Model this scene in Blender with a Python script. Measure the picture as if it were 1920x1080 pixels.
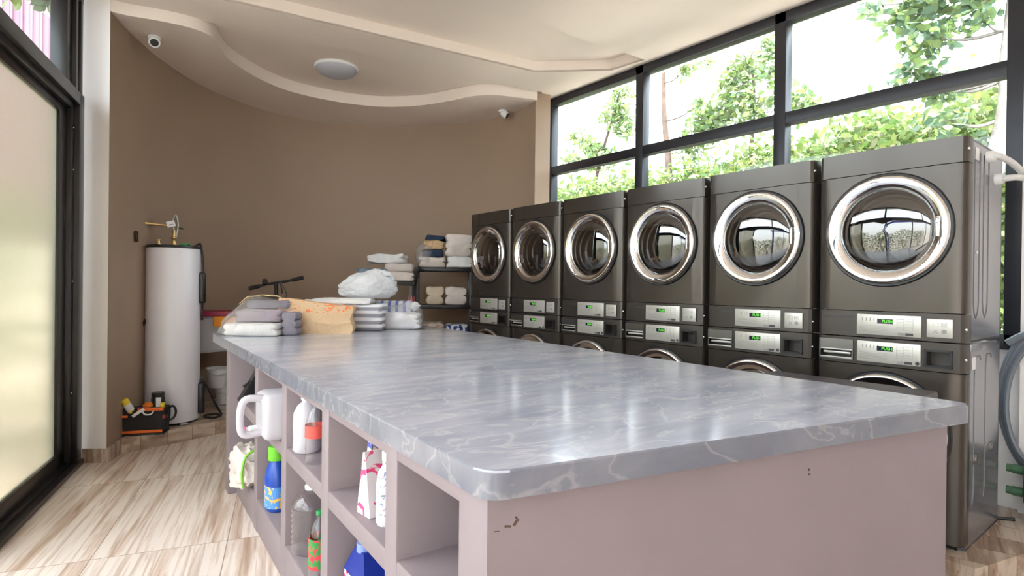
import bpy, bmesh, math, random
from math import sin, cos, pi, radians as R
from mathutils import Vector, Matrix, noise
random.seed(7)
S = bpy.context.scene
for o in list(bpy.data.objects): bpy.data.objects.remove(o)
COL = S.collection

# ------------------------------------------------------------------ camera
def cam_basis(yaw, pitch, roll):
    y, p, r = R(yaw), R(pitch), R(roll)
    F = Vector((sin(y)*cos(p), cos(y)*cos(p), sin(p)))
    R0 = Vector((cos(y), -sin(y), 0)); U0 = R0.cross(F)
    Rt = R0*cos(r) + U0*sin(r); U = Rt.cross(F)
    return F, Rt, U
F_, R_, U_ = cam_basis(38.15, -0.21, 0.665)
cd = bpy.data.cameras.new('camera'); cam = bpy.data.objects.new('camera', cd); COL.objects.link(cam)
m = Matrix((R_, U_, -F_)).transposed().to_4x4(); m.translation = (0, 0, 1.355); cam.matrix_world = m
cd.sensor_width = 36; cd.lens = 1062/1920*36; cd.clip_start = 0.02; cd.clip_end = 400
S.camera = cam

# ------------------------------------------------------------------ world, sun, exposure
W = bpy.data.worlds.new('world'); S.world = W; W.use_nodes = True
nt = W.node_tree; nt.nodes.clear()
wo = nt.nodes.new('ShaderNodeOutputWorld'); bg = nt.nodes.new('ShaderNodeBackground')
tc = nt.nodes.new('ShaderNodeTexCoord'); sx = nt.nodes.new('ShaderNodeSeparateXYZ'); cr = nt.nodes.new('ShaderNodeValToRGB')
cr.color_ramp.elements[0].position = 0.45; cr.color_ramp.elements[0].color = (0.55, 0.55, 0.50, 1)
cr.color_ramp.elements[1].position = 0.56; cr.color_ramp.elements[1].color = (0.80, 0.90, 1.0, 1)
mr = nt.nodes.new('ShaderNodeMapRange'); mr.inputs[1].default_value = -1; mr.inputs[2].default_value = 1
nt.links.new(tc.outputs['Generated'], sx.inputs[0]); nt.links.new(sx.outputs['Z'], mr.inputs[0])
nt.links.new(mr.outputs[0], cr.inputs[0]); nt.links.new(cr.outputs[0], bg.inputs[0]); nt.links.new(bg.outputs[0], wo.inputs[0])
bg.inputs[1].default_value = 4.0
sd = bpy.data.lights.new('sun', 'SUN'); sd.energy = 8.0; sd.angle = R(1.0); sd.color = (1.0, 0.96, 0.93)
sun = bpy.data.objects.new('sun', sd); COL.objects.link(sun)
sun.rotation_euler = Vector((-0.20, -0.16, 0.96)).to_track_quat('Z', 'Y').to_euler()
vs = S.view_settings; vs.view_transform = 'Standard'; vs.look = 'None'; vs.gamma = 1.0; vs.use_curve_mapping = False
vs.exposure = 1.5
def portal(loc, rot, sx_, sy_):
    l = bpy.data.lights.new('daylight_portal', 'AREA'); l.shape = 'RECTANGLE'; l.size = sx_; l.size_y = sy_
    l.cycles.is_portal = True
    o = bpy.data.objects.new('daylight_portal', l); COL.objects.link(o); o.location = loc; o.rotation_euler = rot
portal((4.55, 2.75, 2.25), (0, R(90), 0), 2.6, 4.3)

# ------------------------------------------------------------------ materials
def nodes(name):
    mt = bpy.data.materials.new(name); mt.use_nodes = True
    n = mt.node_tree; b = n.nodes.get('Principled BSDF')
    return mt, n, b
MC = {}
def pm(name, col, rough=0.5, metal=0.0, var=0.06, scale=6.0, bump=0.0, bscale=60.0, coat=0.0, trans=0.0, spec=None, sheen=0.0):
    if name in MC: return MC[name]
    mt, n, b = nodes(name); L = n.links
    t = n.nodes.new('ShaderNodeTexCoord'); nz = n.nodes.new('ShaderNodeTexNoise'); nz.inputs['Scale'].default_value = scale
    nz.inputs['Detail'].default_value = 4
    L.new(t.outputs['Object'], nz.inputs['Vector'])
    c = n.nodes.new('ShaderNodeValToRGB')
    c.color_ramp.elements[0].position = .3; c.color_ramp.elements[1].position = .7
    c.color_ramp.elements[0].color = [max(0, x*(1-var)) for x in col]+[1]
    c.color_ramp.elements[1].color = [min(1, x*(1+var)) for x in col]+[1]
    L.new(nz.outputs[0], c.inputs[0]); L.new(c.outputs[0], b.inputs['Base Color'])
    b.inputs['Roughness'].default_value = rough; b.inputs['Metallic'].default_value = metal
    if coat: b.inputs['Coat Weight'].default_value = coat; b.inputs['Coat Roughness'].default_value = .08
    if trans: b.inputs['Transmission Weight'].default_value = trans
    if spec is not None: b.inputs['Specular IOR Level'].default_value = spec
    if sheen: b.inputs['Sheen Weight'].default_value = sheen
    if bump:
        n2 = n.nodes.new('ShaderNodeTexNoise'); n2.inputs['Scale'].default_value = bscale; n2.inputs['Detail'].default_value = 5
        L.new(t.outputs['Object'], n2.inputs['Vector'])
        bp = n.nodes.new('ShaderNodeBump'); bp.inputs['Strength'].default_value = bump; bp.inputs['Distance'].default_value = .01
        L.new(n2.outputs[0], bp.inputs['Height']); L.new(bp.outputs[0], b.inputs['Normal'])
    MC[name] = mt; return mt

def glass_mat(name, tint=(.96, .98, .97), refl=1.0, rough=0.0):
    mt, n, b = nodes(name); L = n.links; n.nodes.remove(b); out = n.nodes['Material Output']
    tr = n.nodes.new('ShaderNodeBsdfTransparent'); tr.inputs[0].default_value = (*tint, 1)
    gl = n.nodes.new('ShaderNodeBsdfGlossy'); gl.inputs['Roughness'].default_value = rough
    fr = n.nodes.new('ShaderNodeFresnel'); fr.inputs[0].default_value = 1.5
    mu = n.nodes.new('ShaderNodeMath'); mu.operation = 'MULTIPLY'; mu.inputs[1].default_value = refl
    mx = n.nodes.new('ShaderNodeMixShader')
    ge = n.nodes.new('ShaderNodeNewGeometry'); iv = n.nodes.new('ShaderNodeMath'); iv.operation = 'SUBTRACT'; iv.inputs[0].default_value = 1; L.new(ge.outputs['Backfacing'], iv.inputs[1])
    m3_ = n.nodes.new('ShaderNodeMath'); m3_.operation = 'MULTIPLY'; m3_.use_clamp = True; L.new(mu.outputs[0], m3_.inputs[0]); L.new(iv.outputs[0], m3_.inputs[1])
    L.new(fr.outputs[0], mu.inputs[0]); L.new(m3_.outputs[0], mx.inputs[0]); L.new(tr.outputs[0], mx.inputs[1]); L.new(gl.outputs[0], mx.inputs[2])
    L.new(mx.outputs[0], out.inputs[0]); return mt

def stone_mat(name, ang, light, mid, dark, tile=(0.6, 1.2), off=(0, 0), rough=.25, sc=1.0, vert=False):
    """veined travertine tiles, procedural; veins run along direction ang"""
    mt, n, b = nodes(name); L = n.links; N = n.nodes.new
    t = N('ShaderNodeTexCoord'); mp = N('ShaderNodeMapping'); mp.inputs['Rotation'].default_value = (0, 0, ang)
    mp.inputs['Location'].default_value = (off[0], off[1], 0)
    L.new(t.outputs['Object'], mp.inputs[0])
    # tile cells
    bk = N('ShaderNodeTexBrick'); bk.offset = 0.0; bk.inputs['Scale'].default_value = 1; bk.inputs['Mortar Size'].default_value = .0022
    bk.inputs['Brick Width'].default_value = tile[0]; bk.inputs['Row Height'].default_value = tile[1]
    bk.inputs['Color1'].default_value = (0, 0, 0, 1); bk.inputs['Color2'].default_value = (1, 1, 1, 1); bk.inputs['Mortar'].default_value = (.5, .5, .5, 1)
    L.new(mp.outputs[0], bk.inputs[0])
    # per tile shift
    sh = N('ShaderNodeVectorMath'); sh.operation = 'MULTIPLY'; sh.inputs[1].default_value = (7.3, 3.1, 5.7); L.new(bk.outputs['Color'], sh.inputs[0])
    ad = N('ShaderNodeVectorMath'); L.new(mp.outputs[0], ad.inputs[0]); L.new(sh.outputs[0], ad.inputs[1])
    st = N('ShaderNodeMapping'); st.inputs['Scale'].default_value = (9*sc, .55*sc, 3); L.new(ad.outputs[0], st.inputs[0])
    n1 = N('ShaderNodeTexNoise'); n1.inputs['Scale'].default_value = 1.0; n1.inputs['Detail'].default_value = 7; n1.inputs['Roughness'].default_value = .62
    n1.inputs['Distortion'].default_value = .45; L.new(st.outputs[0], n1.inputs['Vector'])
    c1 = N('ShaderNodeValToRGB'); e = c1.color_ramp.elements
    e[0].position = .27; e[0].color = (*dark, 1); e[1].position = .64; e[1].color = (*light, 1)
    k = e.new(.45); k.color = (*mid, 1); k = e.new(.5); k.color = (*light, 1); k = e.new(.72); k.color = (*mid, 1)
    L.new(n1.outputs[0], c1.inputs[0])
    st2 = N('ShaderNodeMapping'); st2.inputs['Scale'].default_value = (42*sc, 1.6*sc, 10); L.new(ad.outputs[0], st2.inputs[0])
    n2 = N('ShaderNodeTexNoise'); n2.inputs['Scale'].default_value = 1; n2.inputs['Detail'].default_value = 6; n2.inputs['Distortion'].default_value = .6; L.new(st2.outputs[0], n2.inputs['Vector'])
    c2 = N('ShaderNodeValToRGB'); c2.color_ramp.elements[0].position = .34; c2.color_ramp.elements[0].color = (.62, .52, .45, 1)
    c2.color_ramp.elements[1].position = .52; c2.color_ramp.elements[1].color = (1, 1, 1, 1); L.new(n2.outputs[0], c2.inputs[0])
    mx = N('ShaderNodeMix'); mx.data_type = 'RGBA'; mx.blend_type = 'MULTIPLY'; mx.inputs[0].default_value = .7
    L.new(c1.outputs[0], mx.inputs[6]); L.new(c2.outputs[0], mx.inputs[7])
    m2 = N('ShaderNodeMix'); m2.data_type = 'RGBA'; L.new(bk.outputs['Fac'], m2.inputs[0]); L.new(mx.outputs[2], m2.inputs[6])
    m2.inputs[7].default_value = (dark[0]*.7, dark[1]*.7, dark[2]*.7, 1)
    L.new(m2.outputs[2], b.inputs['Base Color']); b.inputs['Roughness'].default_value = rough
    b.inputs['Specular IOR Level'].default_value = .35
    return mt

M_ceil = pm('ceiling_paint', (.78, .685, .61), .7, var=.015, scale=1.5)
M_wall = pm('taupe_wall_paint', (.35, .25, .18), .62, var=.03, scale=1.2, bump=.03, bscale=200)
M_cream = pm('cream_wall_paint', (.88, .83, .80), .6, var=.02, scale=1.5, bump=.03, bscale=200)
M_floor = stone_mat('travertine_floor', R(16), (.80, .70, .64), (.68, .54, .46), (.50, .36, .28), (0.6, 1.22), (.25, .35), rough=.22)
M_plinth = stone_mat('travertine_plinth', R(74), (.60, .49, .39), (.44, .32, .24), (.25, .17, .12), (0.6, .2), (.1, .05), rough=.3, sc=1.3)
M_black = pm('black_aluminium', (.012, .011, .012), .32, 0.0, var=.1)
M_frame = pm('dark_bronze_aluminium', (.022, .022, .028), .38, .3, var=.1)
M_glass = glass_mat('clear_glass')
M_glass_tint = glass_mat('door_glass', (.86, .84, .80))
M_conc = pm('outdoor_paving', (.42, .38, .35), .8, var=.1, scale=2)
M_soil = pm('pale_bounce_ground', (.60, .55, .48), .9, var=.2, scale=3)  # garden ground lightened so that sunlight bounces up to the ceiling

def frosted():
    mt, n, b = nodes('frosted_glass'); L = n.links; n.nodes.remove(b); out = n.nodes['Material Output']
    tl = n.nodes.new('ShaderNodeBsdfTranslucent'); tl.inputs[0].default_value = (.48, .47, .38, 1)
    rf = n.nodes.new('ShaderNodeBsdfRefraction'); rf.inputs[0].default_value = (.60, .57, .50, 1); rf.inputs['Roughness'].default_value = .22; rf.inputs['IOR'].default_value = 1.25
    gl = n.nodes.new('ShaderNodeBsdfGlossy'); gl.inputs['Roughness'].default_value = .25
    a = n.nodes.new('ShaderNodeMixShader'); a.inputs[0].default_value = .80; c = n.nodes.new('ShaderNodeMixShader'); c.inputs[0].default_value = .05
    L.new(tl.outputs[0], a.inputs[1]); L.new(rf.outputs[0], a.inputs[2]); L.new(a.outputs[0], c.inputs[1]); L.new(gl.outputs[0], c.inputs[2]); L.new(c.outputs[0], out.inputs[0])
    return mt
M_frost = frosted()

def marble():
    mt, n, b = nodes('grey_marble_laminate'); L = n.links; N = n.nodes.new
    t = N('ShaderNodeTexCoord'); mp = N('ShaderNodeMapping'); mp.inputs['Rotation'].default_value = (0, 0, R(78)); mp.inputs['Scale'].default_value = (1.5, 7.0, 3)
    L.new(t.outputs['Object'], mp.inputs[0])
    n1 = N('ShaderNodeTexNoise'); n1.inputs['Scale'].default_value = 1.1; n1.inputs['Detail'].default_value = 9; n1.inputs['Roughness'].default_value = .62; n1.inputs['Distortion'].default_value = .5
    L.new(mp.outputs[0], n1.inputs['Vector'])
    c = N('ShaderNodeValToRGB'); e = c.color_ramp.elements
    e[0].position = .30; e[0].color = (.33, .35, .44, 1); e[1].position = .70; e[1].color = (.56, .57, .65, 1)
    k = e.new(.5); k.color = (.43, .45, .54, 1)
    L.new(n1.outputs[0], c.inputs[0])
    mp2 = N('ShaderNodeMapping'); mp2.inputs['Rotation'].default_value = (0, 0, R(60)); mp2.inputs['Scale'].default_value = (3, 6.5, 6); L.new(t.outputs['Object'], mp2.inputs[0])
    n2 = N('ShaderNodeTexNoise'); n2.inputs['Scale'].default_value = 1.3; n2.inputs['Detail'].default_value = 7; n2.inputs['Distortion'].default_value = .7; L.new(mp2.outputs[0], n2.inputs['Vector'])
    v = N('ShaderNodeValToRGB'); ve = v.color_ramp.elements
    ve[0].position = .475; ve[0].color = (0, 0, 0, 1); ve[1].position = .525; ve[1].color = (0, 0, 0, 1); k = ve.new(.5); k.color = (.38, .38, .38, 1)
    L.new(n2.outputs[0], v.inputs[0])
    mx = N('ShaderNodeMix'); mx.data_type = 'RGBA'; L.new(v.outputs[0], mx.inputs[0]); L.new(c.outputs[0], mx.inputs[6]); mx.inputs[7].default_value = (.74, .73, .74, 1)
    L.new(mx.outputs[2], b.inputs['Base Color']); b.inputs['Roughness'].default_value = .16; b.inputs['Specular IOR Level'].default_value = .55
    n3 = N('ShaderNodeTexNoise'); n3.inputs['Scale'].default_value = 14; L.new(t.outputs['Object'], n3.inputs['Vector'])
    bp = N('ShaderNodeBump'); bp.inputs['Strength'].default_value = .06; bp.inputs['Distance'].default_value = .01; L.new(n3.outputs[0], bp.inputs['Height']); L.new(bp.outputs[0], b.inputs['Normal'])
    return mt
M_marble = marble()
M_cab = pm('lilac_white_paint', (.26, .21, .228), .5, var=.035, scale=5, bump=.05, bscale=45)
M_gun = pm('graphite_metallic_paint', (.068, .057, .048), .24, .5, var=.03, scale=3)
M_gun_side = pm('graphite_side_enamel', (.26, .26, .29), .20, .45, var=.02, scale=3)
M_gunp = pm('graphite_fascia', (.062, .053, .047), .34, .5, var=.03)
M_chrome = pm('chrome', (.86, .86, .86), .05, 1.0, var=.01)
M_dark = pm('black_plastic', (.015, .014, .016), .35, var=.1)
M_drum = pm('drum_steel', (.20, .19, .18), .30, .9, var=.05)
M_silver = pm('silver_display_plate', (.52, .50, .46), .35, .35, var=.02)
M_ink = pm('dark_print', (.05, .05, .055), .6)
M_ink2 = pm('grey_print', (.27, .26, .25), .6)
M_dglass = glass_mat('tinted_door_glass', (.42, .41, .40), 4.0, .012)
M_screen = pm('display_window', (.008, .012, .03), .15)
M_white = pm('white_enamel', (.84, .83, .90), .35, var=.01)
M_whitep = pm('white_plastic', (.78, .78, .78), .4, var=.02)
M_brass = pm('brass', (.66, .47, .22), .3, .9, var=.1)
M_steel = pm('braided_steel', (.45, .44, .42), .35, .9, bump=.3, bscale=300)
M_green = pm('green_plastic', (.02, .28, .08), .4)
M_red = pm('red_plastic', (.45, .03, .05), .4)
M_orange = pm('orange_plastic', (.85, .22, .02), .45)
M_orangec = pm('orange_webbing', (.85, .17, .03), .8, bump=.2, bscale=300)
M_yellow = pm('yellow_plastic', (.85, .65, .03), .4)
M_blue = pm('blue_plastic', (.01, .03, .28), .3)
M_canvas = pm('black_canvas', (.022, .02, .022), .85, bump=.25, bscale=250)
M_towelw = pm('white_terry', (.80, .79, .80), .95, var=.05, scale=20, bump=.6, bscale=220, sheen=.3)
M_towelp = pm('mauve_terry', (.40, .34, .40), .95, var=.08, scale=20, bump=.6, bscale=220, sheen=.2)
M_towelg = pm('grey_terry', (.26, .24, .29), .95, var=.08, scale=20, bump=.6, bscale=220)
M_towelb = pm('blue_grey_cotton', (.20, .26, .33), .9, var=.3, scale=26, bump=.6, bscale=160)
M_beige = pm('beige_cotton', (.66, .55, .43), .95, var=.1, scale=14, bump=.5, bscale=180)
M_pinkw = pm('pale_pink_cotton', (.72, .64, .60), .95, var=.06, scale=14, bump=.5, bscale=180)
M_navy = pm('navy_cotton', (.02, .035, .075), .9, var=.2, scale=14, bump=.4, bscale=180)
M_tan = pm('tan_cotton', (.52, .36, .20), .95, var=.25, scale=40, bump=.5, bscale=180)
M_hose = pm('grey_hose', (.16, .18, .21), .4, var=.05)
M_whose = pm('white_hose', (.70, .70, .70), .4, var=.03)
M_film = None
M_pet = glass_mat('clear_pet', (.965, .965, .975), 2.0, .08)

def translucent(name, col, mixf=.35, rough=.35, bump=.4, bs=18):
    mt, n, b = nodes(name); L = n.links; out = n.nodes['Material Output']
    b.inputs['Base Color'].default_value = (*col, 1); b.inputs['Roughness'].default_value = rough
    tl = n.nodes.new('ShaderNodeBsdfTranslucent'); tl.inputs[0].default_value = (*col, 1)
    mx = n.nodes.new('ShaderNodeMixShader'); mx.inputs[0].default_value = mixf
    t = n.nodes.new('ShaderNodeTexCoord'); nz = n.nodes.new('ShaderNodeTexNoise'); nz.inputs['Scale'].default_value = bs; nz.inputs['Detail'].default_value = 5; nz.inputs['Distortion'].default_value = 1.5
    L.new(t.outputs['Object'], nz.inputs['Vector'])
    bp = n.nodes.new('ShaderNodeBump'); bp.inputs['Strength'].default_value = bump; bp.inputs['Distance'].default_value = .02
    L.new(nz.outputs[0], bp.inputs['Height']); L.new(bp.outputs[0], b.inputs['Normal'])
    L.new(b.outputs[0], mx.inputs[1]); L.new(tl.outputs[0], mx.inputs[2]); L.new(mx.outputs[0], out.inputs[0]); return mt
M_bag = translucent('white_bag_film', (.80, .81, .84), .3)
M_hdpe = translucent('milky_bottle_plastic', (.76, .74, .80), .3, .3, .05, 6)
M_dome = translucent('opal_glass', (.60, .60, .66), .3, .25, 0)

def film():
    mt = glass_mat('clear_film', (.97, .97, .98), 1.6, .15); n = mt.node_tree; L = n.links; out = n.nodes['Material Output']; src = out.inputs[0].links[0].from_socket
    df = n.nodes.new('ShaderNodeBsdfTranslucent'); df.inputs[0].default_value = (.85, .85, .88, 1); d2 = n.nodes.new('ShaderNodeBsdfDiffuse'); d2.inputs[0].default_value = (.85, .85, .88, 1)
    a = n.nodes.new('ShaderNodeMixShader'); b = n.nodes.new('ShaderNodeMixShader'); b.inputs[0].default_value = .22
    L.new(df.outputs[0], a.inputs[1]); L.new(d2.outputs[0], a.inputs[2]); L.new(src, b.inputs[1]); L.new(a.outputs[0], b.inputs[2]); L.new(b.outputs[0], out.inputs[0]); return mt
M_film = film()
def leafmat(name, cols):
    mt, n, b = nodes(name); L = n.links; out = n.nodes['Material Output']
    oi = n.nodes.new('ShaderNodeNewGeometry'); c = n.nodes.new('ShaderNodeValToRGB'); c.color_ramp.interpolation = 'LINEAR'
    els = c.color_ramp.elements
    els[0].color = (*cols[0], 1); els[1].color = (*cols[-1], 1)
    for i, q in enumerate(cols[1:-1]): k = els.new((i+1)/(len(cols)-1)); k.color = (*q, 1)
    L.new(oi.outputs['Random Per Island'], c.inputs[0]); L.new(c.outputs[0], b.inputs['Base Color'])
    b.inputs['Roughness'].default_value = .45
    tl = n.nodes.new('ShaderNodeBsdfTranslucent'); L.new(c.outputs[0], tl.inputs[0])
    mx = n.nodes.new('ShaderNodeMixShader'); mx.inputs[0].default_value = .45
    L.new(b.outputs[0], mx.inputs[1]); L.new(tl.outputs[0], mx.inputs[2]); L.new(mx.outputs[0], out.inputs[0]); return mt
M_leaf = leafmat('tree_leaves', [(.09, .15, .07), (.15, .23, .07), (.22, .29, .08), (.28, .29, .17), (.10, .18, .09)])
M_leafg = leafmat('hedge_leaves', [(.08, .15, .04), (.15, .22, .05), (.24, .27, .09), (.11, .19, .06), (.30, .28, .17)])
M_leafb = leafmat('broad_leaves', [(.08, .14, .08), (.13, .20, .12), (.18, .26, .09), (.24, .31, .10)])
M_bark = pm('pale_bark', (.24, .21, .19), .9, var=.3, scale=9, bump=.5, bscale=30)
M_barkd = pm('brown_bark', (.10, .065, .05), .9, var=.25, scale=9, bump=.5, bscale=30)

# ------------------------------------------------------------------ mesh helpers
def prop(o, label=None, cat=None, group=None, kind=None):
    if label: o['label'] = label
    if cat: o['category'] = cat
    if group: o['group'] = group
    if kind: o['kind'] = kind
    return o
def empty(name, loc, rz=0.0, **k):
    o = bpy.data.objects.new(name, None); COL.objects.link(o); o.location = loc; o.rotation_euler = (0, 0, rz); o.empty_display_size = .1
    return prop(o, **k)
class MB:
    def __init__(s): s.bm = bmesh.new()
    def _add(s, verts, faces, M=None):
        vs_ = [s.bm.verts.new((M @ Vector(v)) if M else v) for v in verts]
        for f in faces:
            try: s.bm.faces.new([vs_[i] for i in f])
            except ValueError: pass
        return s
    def box(s, a, b, M=None, bev=0.0, seg=2):
        t = bmesh.new(); bmesh.ops.create_cube(t, size=1)
        for v in t.verts: v.co = Vector([(a[i]+b[i])/2 + v.co[i]*(b[i]-a[i]) for i in range(3)])
        if bev: bmesh.ops.bevel(t, geom=list(t.edges), offset=min(bev, *[abs(b[i]-a[i])*.45 for i in range(3)]), segments=seg, affect='EDGES', profile=.5)
        return s.merge(t, M)
    def merge(s, t, M=None):
        t.verts.index_update()
        s._add([v.co.copy() for v in t.verts], [[v.index for v in f.verts] for f in t.faces], M); t.free(); return s
    def prism(s, pts, z0, z1, M=None):
        n = len(pts)
        v = [(p[0], p[1], z0) for p in pts]+[(p[0], p[1], z1) for p in pts]
        f = [list(range(n))[::-1], list(range(n, 2*n))]+[[i, (i+1) % n, n+(i+1) % n, n+i] for i in range(n)]
        return s._add(v, f, M)
    def lathe(s, prof, n=32, M=None, cap=True, sx=1.0, sy=1.0):
        v = []; f = []
        for r, z in prof:
            for i in range(n):
                a = 2*pi*i/n; v.append((r*cos(a)*sx, r*sin(a)*sy, z))
        for j in range(len(prof)-1):
            for i in range(n):
                k = (i+1) % n; f.append([j*n+i, j*n+k, (j+1)*n+k, (j+1)*n+i])
        if cap:
            if prof[0][0] > 1e-4: f.append(list(range(n))[::-1])
            if prof[-1][0] > 1e-4: f.append([(len(prof)-1)*n+i for i in range(n)])
        return s._add(v, f, M)
    def tube(s, pts, r, n=8, M=None, close=False):
        pts = [Vector(p) for p in pts]; rr = r if isinstance(r, (list, tuple)) else [r]*len(pts)
        v = []; f = []; up = Vector((0, 0, 1)); prevx = None
        for i, p in enumerate(pts):
            a = pts[max(i-1, 0)]; b = pts[min(i+1, len(pts)-1)]; d = (b-a)
            d = d.normalized() if d.length > 1e-9 else up
            if prevx is None:
                x = d.cross(up if abs(d.z) < .9 else Vector((1, 0, 0))).normalized()
            else:
                x = (prevx - d*prevx.dot(d)); x = x.normalized() if x.length > 1e-6 else d.orthogonal().normalized()
            prevx = x; y = d.cross(x)
            for k in range(n):
                t = 2*pi*k/n; v.append(p + (x*cos(t)+y*sin(t))*rr[i])
        for i in range(len(pts)-1):
            for k in range(n):
                q = (k+1) % n; f.append([i*n+k, i*n+q, (i+1)*n+q, (i+1)*n+k])
        f.append(list(range(n))[::-1]); f.append([(len(pts)-1)*n+k for k in range(n)])
        return s._add(v, f, M)
    def sphere(s, c, r, n=16, sc=(1, 1, 1), M=None):
        t = bmesh.new(); bmesh.ops.create_uvsphere(t, u_segments=n, v_segments=max(6, n//2), radius=r)
        for v in t.verts: v.co = Vector((v.co.x*sc[0]+c[0], v.co.y*sc[1]+c[1], v.co.z*sc[2]+c[2]))
        return s.merge(t, M)
    def build(s, name, mat, parent=None, smooth=True, ang=38, normals=True):
        if normals: bmesh.ops.recalc_face_normals(s.bm, faces=s.bm.faces)
        me = bpy.data.meshes.new(name); s.bm.to_mesh(me); s.bm.free()
        o = bpy.data.objects.new(name, me); COL.objects.link(o)
        for mm in (mat if isinstance(mat, (list, tuple)) else [mat]): me.materials.append(mm)
        if smooth:
            me.shade_smooth() if hasattr(me, 'shade_smooth') else None
            me.set_sharp_from_angle(angle=R(ang))
        if parent: o.parent = parent
        return o
def smoothpts(P, k=6):
    P = [Vector(p) for p in P]; out = []
    for i in range(len(P)-1):
        p0 = P[max(i-1, 0)]; p1 = P[i]; p2 = P[i+1]; p3 = P[min(i+2, len(P)-1)]
        for j in range(k):
            t = j/k
            out.append(.5*((2*p1)+(-p0+p2)*t+(2*p0-5*p1+4*p2-p3)*t*t+(-p0+3*p1-3*p2+p3)*t**3))
    out.append(P[-1]); return out
def cut(o, cutter):
    md = o.modifiers.new('b', 'BOOLEAN'); md.object = cutter; md.operation = 'DIFFERENCE'; md.solver = 'EXACT'
    dg = bpy.context.evaluated_depsgraph_get(); me = bpy.data.meshes.new_from_object(o.evaluated_get(dg)); o.modifiers.clear()
    o.data = me; me.name = o.name
    return o
def kill(o): bpy.data.objects.remove(o)
def copy_tree(o, parent=None):
    c = o.copy(); COL.objects.link(c)
    if parent: c.parent = parent
    for ch in list(o.children): copy_tree(ch, c)
    return c
def text_mesh(txt, size, ext=0.0004):
    cu = bpy.data.curves.new('t', 'FONT'); cu.body = txt; cu.size = size; cu.extrude = ext; cu.align_x = 'CENTER'; cu.align_y = 'CENTER'
    o = bpy.data.objects.new('t', cu); COL.objects.link(o)
    dg = bpy.context.evaluated_depsgraph_get(); me = bpy.data.meshes.new_from_object(o.evaluated_get(dg))
    bm = bmesh.new(); bm.from_mesh(me); bpy.data.objects.remove(o); return bm
TF = Matrix.Rotation(R(90), 4, 'X')      # text lying in xy -> facing -y
def T(x, y, z): return Matrix.Translation((x, y, z))
def RZ(a): return Matrix.Rotation(a, 4, 'Z')
def RX(a): return Matrix.Rotation(a, 4, 'X')
def RY(a): return Matrix.Rotation(a, 4, 'Y')
def st(o): o['kind'] = 'structure'; return o

# ------------------------------------------------------------------ the room shell
WX = 4.28                      # window wall plane
zA, zB, zD, zC = 3.37, 3.49, 3.46, 3.57
# left glazed wall direction: azimuth 14 deg
LD = Vector((sin(R(14)), cos(R(14)), 0)); LN = Vector((cos(R(14)), -sin(R(14)), 0)); L0 = Vector((.02, 5.23, 0))
def lw(t, off=0, z=0): p = L0 + LD*t + LN*off; return Vector((p.x, p.y, z))
arc_ctrl = [(.24, 5.19), (.33, 5.42), (.46, 5.68), (.66, 6.03), (1.03, 6.51), (1.5, 6.86), (1.95, 7.03), (2.46, 7.02), (3.05, 6.77), (3.57, 6.34), (3.88, 5.86), (4.04, 5.37), (4.05, 4.98), (3.99, 4.70)]
arc = [(p.x, p.y) for p in smoothpts([(x, y, 0) for x, y in arc_ctrl], 8)]
mb = MB(); far = lw(-8.2)
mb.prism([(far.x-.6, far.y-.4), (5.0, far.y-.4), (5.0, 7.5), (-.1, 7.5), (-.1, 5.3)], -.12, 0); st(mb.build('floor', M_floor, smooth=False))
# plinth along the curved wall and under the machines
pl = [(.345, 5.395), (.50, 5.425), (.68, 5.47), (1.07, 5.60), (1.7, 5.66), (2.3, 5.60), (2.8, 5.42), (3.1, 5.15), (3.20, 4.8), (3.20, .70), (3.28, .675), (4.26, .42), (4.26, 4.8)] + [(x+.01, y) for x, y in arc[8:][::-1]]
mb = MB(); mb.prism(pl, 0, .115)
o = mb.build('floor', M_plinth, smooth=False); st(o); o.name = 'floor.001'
# curved wall
mb = MB()
outer = []
for i, (x, y) in enumerate(arc):
    a = Vector(arc[max(i-1, 0)]); b = Vector(arc[min(i+1, len(arc)-1)]); d = (b-a).normalized(); outer.append((x-d.y*.18, y+d.x*.18))
outer = [(.15, 5.40)] + outer[9:]
mb.prism([*arc, *outer[::-1]], 0, 3.75)
st(mb.build('wall_back', M_wall, ang=25))
# pillar beside the door
mb = MB(); a = lw(.06, .055); pa = lw(.14, -.10)
mb.prism([(a.x, a.y+.02), (.2395, 5.1902), (.15, 5.40), (pa.x+.03, pa.y+.06), (pa.x, pa.y)], 0, 3.75); st(mb.build('wall_left', M_cream, smooth=False))
mb = MB(); mb.prism([(a.x+.005, a.y+.004), (.250, 5.172), (.345, 5.41), (.325, 5.42), (.235, 5.195), (a.x+.01, a.y+.024)], 0, .105); st(mb.build('baseboard_left', M_plinth, smooth=False))
# end of the curved wall next to the window, and the wall right of the window
mb = MB(); mb.prism([(3.99, 4.70), (WX+.02, 4.80), (WX+.06, 4.80), (WX+.06, 4.86), (4.10, 5.0)], 0, 3.75); st(mb.build('wall_far_right', M_cream, smooth=False))
mb = MB(); mb.box((WX-.07, -.35, 0), (WX+.3, .735, 3.75)); mb.box((WX, -3.2, 0), (WX+.3, -.35, 3.75)); st(mb.build('wall_right', M_cream, smooth=False))
mb = MB(); mb.box((WX+.02, .735, 0), (WX+.22, 4.8, 1.05)); mb.box((WX, .735, zD+.002), (WX+.3, 4.8, 3.75)); o = mb.build('wall_right_sill', M_cream, smooth=False); st(o)
# back wall (behind the camera) with wide glazing
by = far.y-.1
mb = MB(); mb.box((-2.9, by-.25, 2.9), (4.6, by, 3.75)); mb.box((-2.9, by-.25, 0), (-1.7, by, 2.9)); mb.box((3.6, by-.25, 0), (4.6, by, 2.9)); mb.box((-1.7, by-.25, 0), (3.6, by, 2.9)); st(mb.build('wall_front', M_cream, smooth=False))
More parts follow.
